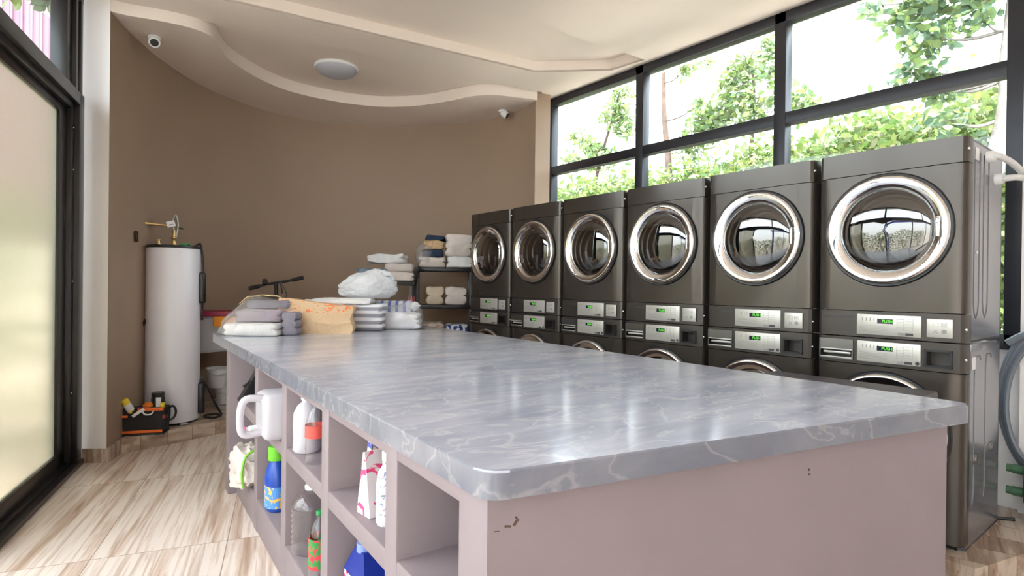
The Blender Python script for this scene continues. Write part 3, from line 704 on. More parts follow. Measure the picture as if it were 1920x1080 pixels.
mb.merge(t, T(1.17, 4.33, TOP+.262) @ RZ(FR)); o = mb.build('paper_sheet', pm('pale_kraft_paper', (.70, .55, .34), .8, bump=.2, bscale=20), ang=60)
prop(o, 'pale yellow paper sheet lying over the grey towel of the left heap', 'paper')
# --- kraft paper bag lying on its side
def kraft():
    mt, n, b = nodes('printed_kraft_paper'); L = n.links; N = n.nodes.new
    t = N('ShaderNodeTexCoord'); vo = N('ShaderNodeTexNoise'); vo.inputs['Scale'].default_value = 34; vo.inputs['Detail'].default_value = 3; vo.inputs['Distortion'].default_value = 1.2
    mp = N('ShaderNodeMapping'); mp.inputs['Scale'].default_value = (.7, 1, 1.6); L.new(t.outputs['Object'], mp.inputs[0]); L.new(mp.outputs[0], vo.inputs['Vector'])
    c = N('ShaderNodeValToRGB'); c.color_ramp.elements[0].position = .57; c.color_ramp.elements[1].position = .60; L.new(vo.outputs[0], c.inputs[0])
    sp = N('ShaderNodeSeparateXYZ'); L.new(t.outputs['Object'], sp.inputs[0]); mr_ = N('ShaderNodeMapRange'); mr_.inputs[1].default_value = .125; mr_.inputs[2].default_value = .155
    L.new(sp.outputs['Z'], mr_.inputs[0]); mm = N('ShaderNodeMath'); mm.operation = 'MULTIPLY'; L.new(c.outputs[0], mm.inputs[0]); L.new(mr_.outputs[0], mm.inputs[1])
    mx = N('ShaderNodeMix'); mx.data_type = 'RGBA'; mx.inputs[6].default_value = (.66, .47, .29, 1); mx.inputs[7].default_value = (.85, .19, .05, 1); L.new(mm.outputs[0], mx.inputs[0])
    L.new(mx.outputs[2], b.inputs['Base Color']); b.inputs['Roughness'].default_value = .75
    nz = N('ShaderNodeTexNoise'); nz.inputs['Scale'].default_value = 9; nz.inputs['Distortion'].default_value = 2; L.new(t.outputs['Object'], nz.inputs['Vector'])
    bp = N('ShaderNodeBump'); bp.inputs['Strength'].default_value = .5; bp.inputs['Distance'].default_value = .02; L.new(nz.outputs[0], bp.inputs['Height']); L.new(bp.outputs[0], b.inputs['Normal'])
    return mt
t = bmesh.new(); bmesh.ops.create_cube(t, size=1); bmesh.ops.subdivide_edges(t, edges=list(t.edges), cuts=9, use_grid_fill=True)
for v in t.verts:
    x, y, z = v.co; u = x+.5
    hgt = .245-.045*u; wid = .26-.05*u; zz = (z+.5)
    edge = .012*math.exp(-((zz-.42)/.03)**2) if y < -.49 else 0      # fold crease across the face
    p = Vector((x*.50, y*wid-edge+(-.016*(1-zz) if y < 0 else 0), zz*hgt)); p += Vector((0, nz3(p, 7, 3), nz3(p, 6, 7)*(zz > .1)))*.018
    if u > .97: p.x += .012*math.sin(zz*9)
    v.co = p
mb = MB(); mb.merge(t); pb = mb.build('paper_bag', kraft(), ang=40); pb.location = (1.46, 4.17, TOP); pb.rotation_euler = (0, 0, FR+.16)
prop(pb, 'brown kraft paper bag with orange print lying on its side on the worktop', 'bag')
# --- striped towel stack
def stripes(name, c1, c2, scl, axis='Z', w=.5):
    mt, n, b = nodes(name); L = n.links; N = n.nodes.new
    t = N('ShaderNodeTexCoord'); sp = N('ShaderNodeSeparateXYZ'); L.new(t.outputs['Object'], sp.inputs[0])
    m1 = N('ShaderNodeMath'); m1.operation = 'MULTIPLY'; m1.inputs[1].default_value = scl; L.new(sp.outputs[axis], m1.inputs[0])
    m2_ = N('ShaderNodeMath'); m2_.operation = 'FRACT'; L.new(m1.outputs[0], m2_.inputs[0])
    c = N('ShaderNodeValToRGB'); c.color_ramp.interpolation = 'CONSTANT'; c.color_ramp.elements[0].color = (*c1, 1); c.color_ramp.elements[1].position = w; c.color_ramp.elements[1].color = (*c2, 1)
    L.new(m2_.outputs[0], c.inputs[0]); L.new(c.outputs[0], b.inputs['Base Color']); b.inputs['Roughness'].default_value = .9
    return mt
M_str = stripes('grey_striped_cotton', (.30, .30, .34), (.74, .74, .78), 19, 'Z', .52)
mb = MB(); folded(mb, (.46, .30, .205), 4, None, 11, .006, .25); o = mb.build('folded_blanket', M_str, ang=60); o.location = (1.80, 4.28, TOP); o.rotation_euler = (0, 0, FR+.05)
prop(o, 'folded grey-and-white striped blanket on the worktop right behind the paper bag', 'blanket')
cloth_thing('folded_sheet', (1.70, 4.34, TOP+.207), FR+.05, (.50, .30, .035), 1, M_towelw, 'flat white sheet lying on the striped blanket', 'sheet', seed=14, sag=.02)
# --- big white carrier bag on top
BE = empty('plastic_bag', (1.90, 4.29, TOP+.243), label='large knotted white plastic bag resting on top of the striped blanket', cat='bag', rz=FR)
mb = MB(); blob(mb, (0, .02, .105), (.215, .14, .118), 21, .20, 5, 5, .004, None, .95, .35)
for v in mb.bm.verts: v.co.z *= 1+.22*max(-1, min(1, v.co.x/.2)) if v.co.x < .1 else 1.11-.9*(v.co.x-.1)
mb.build('bag_body', M_bag, BE, ang=80)
mb = MB(); blob(mb, (.13, -.02, .20), (.055, .02, .028), 31, .4, 8, 3, -1, None, 1, .5); mb.build('knot', M_bag, BE, ang=80)
# --- wrapped white bundle at the right
BE = empty('wrapped_towels', (2.135, 4.20, TOP), rz=FR, label='bundle of white folded towels in a tied clear bag, rightmost on the worktop', cat='towels')
mb = MB(); folded(mb, (.33, .20, .13), 3, None, 31, .018, .5); mb.build('towel_stack', M_towelw, BE, ang=60)
mb = MB(); blob(mb, (0, 0, .085), (.185, .12, .10), 33, .12, 7, 4, .001, None, .7, .5)
for v in mb.bm.verts:
    d = math.hypot(v.co.x-.08, v.co.y); v.co.z += .055*math.exp(-(d/.045)**2)*(v.co.z > .1)
mb.build('bag_film', M_film, BE, ang=80)
mb = MB(); blob(mb, (.12, 0, .185), (.035, .018, .03), 35, .5, 8, 3, -1, None, 1, .6); mb.build('knot', M_bag, BE, ang=80)
M_bwp = None
def patches(name, base, spot, sc=16, th=.52):
    mt, n, b = nodes(name); L = n.links; N = n.nodes.new; t = N('ShaderNodeTexCoord'); z_ = N('ShaderNodeTexNoise'); z_.inputs['Scale'].default_value = sc; z_.inputs['Distortion'].default_value = 1.5
    L.new(t.outputs['Object'], z_.inputs['Vector']); c = N('ShaderNodeValToRGB'); c.color_ramp.elements[0].position = th; c.color_ramp.elements[1].position = th+.02
    c.color_ramp.elements[0].color = (*base, 1); c.color_ramp.elements[1].color = (*spot, 1); L.new(z_.outputs[0], c.inputs[0]); L.new(c.outputs[0], b.inputs['Base Color']); b.inputs['Roughness'].default_value = .9; return mt
o = cloth_thing('folded_towel', (2.16, 4.38, TOP), FR, (.34, .13, .22), 4, stripes('blue_striped_cotton', (.74, .76, .82), (.18, .22, .58), 16, 'X', .6), 'white towel with blue stripes showing above the rightmost tied bag', 'towel', seed=41, sag=.01)

# ------------------------------------------------------------------ things in the counter's cells
def cell_empty(name, d, s, z, rz=0, **k):
    p = fpt(d, s, z); return empty(name, p, ANG*-1+rz, **k)
def jug_mesh(mbx, W_, D_, H_):
    pass
# 1 white jerrycan with spigot lying on its side, sticking out of the second upper cell
j = cell_empty('water_jug', .06, 1.93, .6215, 0, label='white plastic jug with pink spigot lying sideways, sticking out of the upper shelf', cat='jug')
mb = MB(); mb.box((-.13, -.11, .0), (.20, .11, .215), None, .035, 4)
o = mb.build('jug_body', M_hdpe, j, ang=60)
mb = MB(); mb.tube(smoothpts([(-.11, -.035, .19), (-.19, -.035, .195), (-.215, -.035, .15), (-.215, -.035, .06), (-.19, -.035, .03), (-.11, -.035, .035)], 5), .017, 10); mb.build('handle', M_hdpe, j, ang=60)
mb = MB(); mb.lathe([(.018, 0), (.018, .03), (.012, .035), (.012, .05)], 16, T(-.13, .065, .03) @ RY(R(-90))); mb.build('spout', M_whitep, j, ang=40)
mb = MB(); mb.lathe([(0, .0), (.016, .0), (.016, .018), (0, .02)], 16, T(-.185, .065, .03) @ RY(R(-90)) @ T(0, 0, -.006)); mb.build('spigot', pm('pink_plastic', (.8, .08, .4), .4), j, ang=40)
mb = MB(); mb.box((.02, -.1125, .04), (.07, -.110, .17)); lb = mb.build('label', M_blue, j, smooth=False)
mb = MB(); mb.box((.075, -.1125, .08), (.11, -.110, .14)); mb.build('label', pm('pink_print', (.85, .15, .3), .5), j, smooth=False)
def bottle(name, d, s, z, prof, mat, label, cat='bottle', n=28, sx=1, sy=1, capc=None, capz=None, labs=(), rz=0, group=None):
    e = cell_empty(name, d, s, z, rz, label=label, cat=cat, group=group)
    mb = MB(); mb.lathe(prof, n, None, True, sx, sy); mb.build('bottle_body', mat, e, ang=50)
    if capc:
        r, z0, z1 = capz; mb = MB(); mb.lathe([(r*.98, z0), (r, z0+.003), (r, z1-.004), (r*.9, z1), (0, z1)], 20); mb.build('cap', capc, e, ang=40)
    for (lm, r, z0, z1) in labs:
        mb = MB(); mb.lathe([(r, z0), (r, z1)], n, None, False, sx, sy); mb.build('label', lm, e, ang=60)
    return e
zs, zb = .6215, .1815
bottle('detergent_bottle', .065, 1.60, zs, [(.05, 0), (.058, .01), (.056, .06), (.058, .12), (.055, .17), (.04, .20), (.022, .215), (.022, .23)], M_hdpe, 'tall milky white bottle in the upper middle cell, left of the red-labelled bottle', capc=M_whitep, capz=(.025, .225, .245))
bottle('water_bottle', .055, 1.42, zs, [(.038, 0), (.042, .01), (.040, .05), (.043, .055), (.040, .10), (.043, .105), (.042, .16), (.03, .20), (.014, .225), (.014, .24)], M_pet, 'slim clear bottle with a red label in the upper middle cell', capc=M_red, capz=(.016, .235, .25), labs=[(pm('red_label', (.75, .10, .08), .5), .0435, .105, .155)])
# 5 litre PET bottle
prof = [(.0, .004), (.075, 0), (.088, .012)]
for k in range(7): prof += [(.090, .03+k*.026), (.0845, .043+k*.026)]
prof += [(.09, .215), (.088, .235), (.07, .27), (.04, .292), (.026, .298), (.026, .312)]
prof = [(a_*.97, b_*.88) for a_, b_ in prof]
bottle('water_bottle', .09, 1.60, zb, prof, M_pet, 'large ribbed clear water bottle in the lower middle cell', capc=M_whitep, capz=(.03, .27, .29))
bottle('water_bottle', .05, 1.33, zb, [(.04, 0), (.043, .02), (.043, .17), (.03, .22), (.014, .24), (.014, .26)], M_pet, 'slim clear bottle with red-green label, right of the large ribbed water bottle', capc=M_green, capz=(.016, .255, .272), labs=[(patches('red_green_label', (.7, .06, .08), (.05, .3, .08), 25, .5), .0438, .05, .17)])
# blue bottle with a green cap in the second lower cell
bottle('detergent_bottle', .062, 2.17, zb, [(.065, 0), (.075, .012), (.075, .17), (.06, .22), (.04, .25), (.03, .262)], pm('royal_blue_plastic', (.015, .07, .42), .3), 'blue detergent bottle with green cap and floral label, left of the large water bottle', sx=.75, sy=1.0, capc=pm('lime_plastic', (.18, .62, .04), .4), capz=(.042, .255, .325), labs=[(patches('floral_label', (.10, .30, .70), (.90, .50, .08), 22, .5), .0757, .02, .13)])
# bag in the first lower cell
b_ = cell_empty('cleaning_cloth_bag', .02, 2.66, zb, 0, label='cream bag with a green edge slumped in the lower cell at the far end', cat='bag')
mb = MB(); blob(mb, (.0, 0, .10), (.10, .14, .12), 51, .35, 5, 4, .001, None, .9, .5); mb.build('bag_body', M_pinkw, b_, ang=70)
mb = MB(); mb.tube(smoothpts([(-.06, -.14, .02), (-.07, -.15, .10), (-.05, -.14, .19), (0, -.13, .22)], 4), .007, 8); mb.build('edge_trim', pm('lime_green', (.25, .62, .05), .5), b_)
# black folded board in the first upper cell
b_ = cell_empty('black_dustpan', .10, 2.90, zs, 0, label='black sloping dustpan standing in the upper cell at the far end of the counter', cat='dustpan')
mb = MB(); mb._add([(-.12, -.08, 0), (.14, -.08, 0), (.14, -.08, .25), (.02, -.08, .25), (-.12, .02, 0), (.14, .02, 0), (.14, .02, .25), (.02, .02, .25)], [[0, 1, 2, 3], [7, 6, 5, 4], [0, 4, 5, 1], [1, 5, 6, 2], [2, 6, 7, 3], [3, 7, 4, 0]])
bmesh.ops.bevel(mb.bm, geom=list(mb.bm.edges), offset=.008, segments=2, affect='EDGES'); mb.build('pan', M_dark, b_, ang=30)
mb = MB(); mb.tube([(.02, -.03, .12), (-.05, -.03, .12), (-.09, -.03, .09)], .008, 8); mb.build('handle', M_dark, b_)
# sprays in the fourth upper cell
def pouch(name, d, s, z, W_, H_, mat, label, rz=0):
    e = cell_empty(name, d, s, z, rz, label=label, cat='pouch')
    t = bmesh.new(); bmesh.ops.create_cube(t, size=1); bmesh.ops.subdivide_edges(t, edges=list(t.edges), cuts=6, use_grid_fill=True)
    for v in t.verts:
        x, y, zz = v.co; h = zz+.5; th = .07*(1-h)**.8+.006; v.co = Vector((x*W_, y*th, h*H_)) + Vector((0, nz3(v.co*3, 1, 3), 0))*.006
    mb = MB(); mb.merge(t); mb.build('pouch_body', mat, e, ang=60); return e
M_pouchp = patches('pink_printed_film', (.78, .70, .72), (.82, .08, .22), 14, .56); M_pouchb = patches('orange_blue_printed_film', (.80, .62, .40), (.10, .12, .45), 30, .55)
pouch('detergent_pouch', .13, .86, zs, .12, .24, M_pouchb, 'orange and navy printed detergent pouch at the back of the upper cell', R(10))
pouch('detergent_pouch', .09, .80, zs, .12, .20, M_pouchp, 'pink and white printed detergent pouch in front of the orange and navy pouch', R(10))
bottle('spray_bottle', .07, .69, zs, [(.028, 0), (.034, .01), (.034, .12), (.028, .16), (.015, .18), (.015, .2)], patches('speckled_clear_plastic', (.75, .74, .78), (.25, .28, .40), 40, .6), 'slim white bottle with blue print at the edge of the upper cell, beside the pouches', capc=M_whitep, capz=(.017, .195, .225))
# blue handled bottle in the fourth lower cell
b_ = cell_empty('detergent_jug', .10, .93, zb, 0, label='dark blue detergent jug with a moulded handle in the lower cell near the camera', cat='jug')
mb = MB(); t = bmesh.new(); bmesh.ops.create_cube(t, size=1); bmesh.ops.subdivide_edges(t, edges=list(t.edges), cuts=5, use_grid_fill=True)
for v in t.verts:
    h = v.co.z+.5; s = 1 if h < .68 else 1-(h-.68)*1.9
    v.co = Vector((v.co.x*.10*s, v.co.y*.21*s+(.03*(h-.68)*3 if h > .68 else 0), h*.25))
mb.merge(t); jo = mb.build('jug_body', M_blue, b_, ang=50)
c = MB(); c.box((-.2, -.075, .09), (.2, -.035, .17), None, .018, 3); k = c.build('cut', M_blue, smooth=False); cut(jo, k); kill(k); jo.data.shade_smooth(); jo.data.set_sharp_from_angle(angle=R(45))
mb = MB(); mb.lathe([(.028, .245), (.028, .275), (0, .277)], 20, T(0, .03, 0)); mb.build('cap', pm('light_blue_plastic', (.25, .35, .75), .4), b_)
mb = MB(); mb.box((-.0525, .02, .06), (-.0505, .09, .17)); mb.build('label', patches('white_red_label', (.75, .75, .80), (.75, .05, .10), 18, .52), b_, smooth=False)
pouch('leaflet_pouch', .03, .115+.035, zb+.001, .02, .3, patches('teal_yellow_print', (.70, .68, .66), (.12, .60, .45), 16, .58), 'narrow teal and yellow printed packet by the near post of the lower cell', R(90))

# ------------------------------------------------------------------ water heater
PZ = .115
h = empty('water_heater', (.745, 5.82, PZ), label='tall white cylindrical electric water heater standing on the tiled plinth', cat='water heater', rz=0)
mb = MB(); mb.lathe([(.200, .018), (.210, .022), (.212, .03), (.212, 1.54), (.208, 1.55), (.0, 1.55)], 64); mb.build('tank', M_white, h, ang=50)
mb = MB(); mb.lathe([(.0, 0), (.18, 0), (.19, .006), (.202, .02), (.0, .02)], 48); mb.build('base_ring', M_dark, h, ang=40)
mb = MB(); mb.lathe([(.216, 1.535), (.218, 1.548), (.212, 1.560), (.10, 1.566), (.0, 1.567)], 64); mb.build('top_cap', M_dark, h, ang=40)
def hm(name, mat, mbx, par=h): return mbx.build(name, mat, par, ang=50)
mb = MB(); mb.lathe([(.022, 1.55), (.024, 1.57), (.018, 1.58), (.018, 1.62), (.022, 1.625), (.022, 1.64), (.014, 1.645), (.014, 1.70)], 16, T(.0, 0, 0)); tp = hm('brass_fitting', M_brass, mb)
mb = MB(); mb.tube(smoothpts([(0, 0, 1.69), (-.012, 0, 1.75), (-.008, 0, 1.80), (.008, 0, 1.835), (.024, 0, 1.80), (.03, 0, 1.74), (.022, 0, 1.68), (.016, 0, 1.63)], 6), .0085, 8); hm('flexible_hose', M_steel, mb)
mb = MB(); mb.tube([(.0, 0, 1.735), (-.18, .0, 1.745)], .011, 10); mb.tube([(-.18, 0, 1.745), (-.24, -.0, 1.748)], .017, 10); mb.tube([(-.24, 0, 1.748), (-.345, -.0, 1.75)], .014, 10); hm('inlet_pipe', M_brass, mb)
mb = MB(); mb.tube([(.03, 0, 1.725), (.07, 0, 1.715)], .007, 8); hm('valve_lever', M_dark, mb)
mb = MB(); mb.box((-.03, -.012, -.024), (.035, -.010, .028), T(-.03, -.01, 1.75) @ RY(R(-18))); hm('paper_tag', M_whitep, mb)
mb = MB(); mb.box((-.015, -.0135, -.006), (.02, -.012, 0), T(-.03, -.01, 1.75) @ RY(R(-18))); hm('tag_print', M_ink2, mb)
mb = MB(); mb.lathe([(.024, 1.55), (.022, 1.575), (.014, 1.58), (.013, 1.60), (.020, 1.605), (.018, 1.612), (0, 1.612)], 14, T(-.12, -.02, 0)); hm('relief_valve', M_brass, mb)
mb = MB(); mb.box((.04, -.04, 1.552), (.10, .0, 1.585), None, .01); mb.tube([(.09, -.02, 1.575), (.12, -.02, 1.58)], .01, 8); hm('connector_plug', M_green, mb)
ca = R(-22); cxh, cyh = .212*cos(ca), .212*sin(ca)
mb = MB(); mb.tube(smoothpts([(cxh*.8, cyh*.8, 1.56), (cxh*.97, cyh*.97, 1.585), (cxh*1.04, cyh*1.04, 1.55), (cxh*1.1, cyh*1.1, 1.38), (cxh*1.1, cyh*1.1, 1.25)], 5), .010, 8); mb.tube([(cxh*1.1, cyh*1.1, 1.1), (cxh*1.08, cyh*1.08, .9)], .010, 8); hm('power_cable', M_dark, mb)
for (z0, z1) in ((1.05, 1.33), (.06, .34)):
    mb = MB(); mb.box((-.012, -.035, z0), (.045, .035, z1), T(cxh, cyh, 0) @ RZ(ca), .02, 3); hm('thermostat_cover', M_dark, mb)
mb = MB(); mb.tube(smoothpts([(cxh*1.05, cyh, .33), (cxh*1.1, cyh, .38), (cxh*1.3, cyh, .30), (cxh*1.75, cyh+.02, .10), (cxh*2.0, cyh+.06, .015), (cxh*1.8, cyh+.14, .012), (cxh*1.35, cyh+.12, .012), (cxh*1.3, cyh+.04, .012), (cxh*1.6, cyh-.02, .012), (cxh*1.9, cyh+.02, .012)], 6), .009, 8); hm('lower_cable', M_dark, mb)
mb = MB(); mb.box((.03, -.224, .004), (.09, -.205, .018)); mb2 = hm('foot', M_steel, mb)
mb = MB(); mb.tube([(.386, 5.86, 1.70), (.392, 5.87, 1.755)], .001, 6) if False else mb.box((-.004, -.025, -.045), (.004, .025, .045), T(.452, 5.63, 1.73) @ RZ(R(-27)), .003); o = mb.build('wall_socket_hole', M_dark); prop(o, 'small dark open outlet on the wall under the brass pipe, left of the heater', 'outlet')
# tool bag in front of the heater
tb = empty('tool_bag', (.505, 5.50, PZ), label='black and orange open tool bag at the foot of the water heater', cat='tool bag', rz=R(-22))
t = bmesh.new(); bmesh.ops.create_cube(t, size=1); bmesh.ops.subdivide_edges(t, edges=list(t.edges), cuts=6, use_grid_fill=True)
for v in t.verts:
    hgt = v.co.z+.5; k = .86+.14*hgt; v.co = Vector((v.co.x*.36*k, v.co.y*.17*k, .012+hgt*.20)); v.co += Vector((nz3(v.co, 9, 1), nz3(v.co, 9, 2), nz3(v.co, 9, 5)*.6))*.014
bmesh.ops.bevel(t, geom=[e for e in t.edges if abs(e.calc_face_angle(0)) > 1], offset=.012, segments=2, affect='EDGES')
mb = MB(); mb.merge(t); mb.build('bag_body', M_canvas, tb, ang=50)
mb = MB(); mb.box((-.165, -.082, 0), (.165, .082, .014), None, .005); [mb.lathe([(.03, 0), (.03, .012)], 12, T(x, -.06, -.0)) for x in (-.12, .12)]; mb.build('base', M_dark, tb, ang=40)
for nm, bx in (('trim', [(-.155, -.0915, .02), (.155, -.082, .042)]), ('trim', [(-.02, -.098, .196), (.165, -.083, .222)]), ('trim', [(-.165, -.093, .15), (-.09, -.085, .168)])):
    mb = MB(); mb.box(*bx, None, .004); mb.build(nm, M_orangec, tb, ang=40)
mb = MB(); mb.tube(smoothpts([(.165, 0, .19), (.21, -.01, .215), (.235, -.02, .17), (.22, -.03, .12), (.18, -.04, .10)], 5), .009, 8); mb.build('strap', M_canvas, tb)
mb = MB(); mb.tube(smoothpts([(-.17, .02, .18), (-.19, .0, .23), (-.15, -.03, .24), (-.11, -.05, .2)], 5), .012, 8); mb.build('strap', M_canvas, tb)
mb = MB(); mb.box((.155, -.09, .13), (.175, -.01, .16), None, .004); mb.build('buckle', M_red, tb)
def in_bag(name, mbx, mat, label, cat, par_parts=()):
    o = empty(name, tb.location, R(-22), label=label, cat=cat); mbx.build('body', mat, o, ang=50)
    for nm, mm, mbb in par_parts: mbb.build(nm, mm, o, ang=50)
    return o
Q = T(-.055, -.045, .15) @ RY(R(-24)) @ RX(R(12))
a_ = MB(); a_.lathe([(.0, 0), (.028, 0), (.028, .15), (.02, .165), (0, .166)], 20, Q); b2 = MB(); b2.lathe([(.0285, .06), (.0285, .12)], 20, Q, False); b3 = MB(); b3.lathe([(0, -.03), (.02, -.03), (.024, 0), (0, .001)], 16, Q)
in_bag('spray_can', a_, M_yellow, 'yellow spray can lying in the open tool bag', 'spray can', [('label', M_whitep, b2), ('nozzle_cap', M_dark, b3)])
Q = T(.09, .03, .15); a_ = MB(); a_.lathe([(0, 0), (.05, 0), (.05, .13), (.045, .14), (.048, .145), (.048, .175), (0, .178)], 24, Q); b2 = MB(); b2.box((.0, -.053, .03), (.035, -.047, .14), Q)
in_bag('black_canister', a_, M_dark, 'black canister with a white label standing in the tool bag', 'canister', [('label', M_whitep, b2)])
a_ = MB(); a_.sphere((.03, .0, .225), .036, 16, (1.2, 1, .8)); b2 = MB(); b2.box((-.05, -.04, .19), (.05, .0, .215), None, .008)
in_bag('orange_hand_tool', a_, M_orange, 'rounded orange hand tool poking out of the middle of the tool bag', 'tool', [('grip', pm('purple_plastic', (.10, .04, .22), .4), b2)])
a_ = MB(); a_.box((.125, -.05, .18), (.155, -.01, .25), RY(R(0)), .008); in_bag('yellow_box_cutter', a_, M_yellow, 'small yellow cutter at the right side of the tool bag', 'cutter')
a_ = MB(); a_.tube(smoothpts([(-.11, -.01, .19), (-.13, -.03, .23), (-.10, -.05, .25), (-.08, -.06, .21), (-.09, -.07, .18)], 5), .014, 10); in_bag('orange_strap_tool', a_, M_orange, 'looped orange tool at the left side of the tool bag', 'tool')
a_ = MB(); a_.box((-.05, -.006, -.012), (.05, .006, .012), T(-.01, -.11, .19) @ RY(R(-35)), .004); a_.tube(smoothpts([(.02, -.112, .20), (.04, -.115, .175), (.08, -.115, .175), (.10, -.11, .20)], 4), .006, 6); in_bag('white_clip', a_, M_whitep, 'white clip hooked over the front of the tool bag', 'clip')
# black long-handled thing left of the heater
st_ = empty('strimmer', (.49, 5.86, PZ), label='black long-handled tool leaning on the wall left of the water heater', cat='tool')
mb = MB(); mb.tube([(0.02, 0, .0), (.01, -.02, .55), (.015, -.03, .80)], .010, 8); mb.build('pole', M_dark, st_)
mb = MB(); mb.tube(smoothpts([(.015, -.03, .62), (.0, -.04, .74), (.0, -.05, .84), (.03, -.05, .90), (.06, -.05, .88)], 5), [.02]*5+[.03]*10+[.02]*6, 10); mb.build('handle', M_dark, st_)
mb = MB(); mb.tube(smoothpts([(.0, -.03, .70), (-.04, -.03, .45), (-.05, -.02, .25), (-.01, 0, .08)], 5), .004, 6); mb.build('cord', M_dark, st_)

# right of the heater: grey tub with a red rim, buckets
tub = empty('utility_tub', (1.17, 6.30, .0), rz=R(-20), label='pale grey utility tub with dark red rim on the wall behind the heater', cat='tub')
mb = MB(); mb._add([(-.22, -.22, .66), (.30, -.22, .70), (.30, .16, .70), (-.22, .16, .66), (-.26, -.27, 1.02), (.34, -.27, 1.04), (.34, .2, 1.04), (-.26, .2, 1.02)], [[3, 2, 1, 0], [0, 1, 5, 4], [1, 2, 6, 5], [2, 3, 7, 6], [3, 0, 4, 7], [4, 5, 6, 7]]); bmesh.ops.bevel(mb.bm, geom=list(mb.bm.edges), offset=.02, segments=3, affect='EDGES')
mb.build('basin', pm('pale_grey_plastic', (.52, .52, .56), .4), tub, ang=40)
mb = MB(); mb.box((-.30, -.29, 1.03), (.40, .22, 1.075), None, .008); mb.build('rim', pm('dark_red_plastic', (.32, .012, .05), .4), tub, ang=40)
mb = MB(); mb.box((.03, -.30, .93), (.28, -.272, 1.03), None, .01); o = mb.build('orange_cloth', pm('orange_cotton', (.85, .32, .03), .85)); o.location = tub.location; o.rotation_euler = tub.rotation_euler; prop(o, 'orange cloth hanging over the front of the grey tub', 'cloth')
mb = MB(); blob(mb, (-.17, -.31, .90), (.06, .035, .10), 61, .35, 5, 3, -1); mb.tube([(-.2, -.30, .98), (-.19, -.30, 1.04), (-.12, -.30, 1.045)], .02, 8); mb.tube([(-.18, -.31, .86), (-.20, -.31, .70)], [.03, .012], 8)
o = mb.build('black_glove', M_canvas); o.location = tub.location; o.rotation_euler = tub.rotation_euler; prop(o, 'pair of black gloves hanging beside the heater in front of the grey tub', 'gloves')
def bucket(loc, r, hh, label, tilt=0):
    e = empty('bucket', loc, label=label, cat='bucket')
    Q = RY(R(tilt)); mb = MB(); mb.lathe([(0, .002), (r*.72, 0), (r*.75, .006), (r, hh-.006), (r*1.1, hh-.004), (r*1.1, hh), (r*.96, hh), (r*.7, .01), (0, .01)], 28, Q); mb.build('bucket_body', M_whitep, e, ang=40)
    mb = MB(); mb.tube(smoothpts([(r, 0, hh-.02), (r*.7, -r*.75, hh-.05), (0, -r*1.1, hh-.06), (-r*.7, -r*.75, hh-.05), (-r, 0, hh-.02)], 5), .003, 6, Q); mb.build('bucket_handle', M_steel, e)
mb = MB(); mb.lathe([(0, 0), (.13, 0), (.15, .035), (.155, .04), (.14, .04), (.12, .012), (0, .012)], 28); o = mb.build('washing_bowl', M_whitep); o.location = (1.30, 6.18, PZ); prop(o, 'shallow white bowl at the bottom of the bucket pile behind the heater', 'bowl')
bucket((1.25, 6.18, PZ+.042), .105, .17, 'white bucket with a wide rim standing in the shallow bowl behind the heater')
bucket((1.17, 6.16, PZ+.214), .10, .19, 'tapered white bucket stacked on top of the wide-rimmed bucket')
mb = MB(); blob(mb, (1.56, 6.35, PZ+.12), (.12, .10, .13), 66, .3, 5, 3, PZ+.001); o = mb.build('rubbish_sack', pm('navy_film', (.02, .03, .12), .35)); prop(o, 'dark navy sack on the plinth just left of the counter, in the shade', 'sack')

# ------------------------------------------------------------------ kick scooter against the curved wall
sc_ = empty('kick_scooter', (1.73, 6.22, PZ), rz=R(-14), label='black kick scooter parked by the curved wall, handlebar showing above the towels', cat='scooter')
mb = MB(); mb.tube([(-.25, -.03, 1.185), (-.10, 0, 1.225), (.10, 0, 1.262), (.24, .0, 1.298)], .014, 10); mb.build('handlebar', M_dark, sc_)
for (p, q) in (((-.26, -.032, 1.182), (-.16, -.012, 1.208)), ((.16, .0, 1.276), (.27, .0, 1.305))):
    mb = MB(); mb.tube([p, q], .021, 12); mb.build('grip', M_canvas, sc_)
mb = MB(); mb.tube([(.0, .0, 1.24), (.01, .02, .80), (.03, .05, .22)], .020, 10); mb.build('stem', M_dark, sc_)
mb = MB(); mb.lathe([(0, 0), (.026, 0), (.026, .02), (0, .02)], 16, T(-.11, -.02, 1.245) @ RX(R(60))); mb.tube([(-.13, -.02, 1.235), (-.13, -.03, 1.28), (-.10, -.03, 1.285), (-.08, -.02, 1.25)], .005, 6); mb.build('bell', M_dark, sc_)
mb = MB(); mb.tube([(-.03, -.03, 1.23), (-.13, -.06, 1.21), (-.17, -.06, 1.19)], .005, 6); mb.tube([(.04, -.03, 1.25), (.05, -.05, 1.19), (.06, -.04, 1.13)], .008, 6); mb.build('brake_lever', M_dark, sc_)
mb = MB(); mb.tube(smoothpts([(.06, -.03, 1.22), (.10, -.06, 1.12), (.07, -.06, 1.05), (.02, -.02, 1.0)], 5), .004, 6); mb.build('cable', M_dark, sc_)
mb = MB(); mb.box((-.0, -.07, .10), (.68, .07, .135), None, .012); mb.build('deck', M_dark, sc_, ang=40)
for x in (.03, .72):
    mb = MB(); mb.lathe([(.035, -.02), (.09, -.022), (.10, -.012), (.10, .012), (.09, .022), (.035, .02)], 28, T(x, .05 if x < .1 else 0, .10) @ RX(R(90)), True); mb.build('wheel', M_canvas, sc_, ang=50)

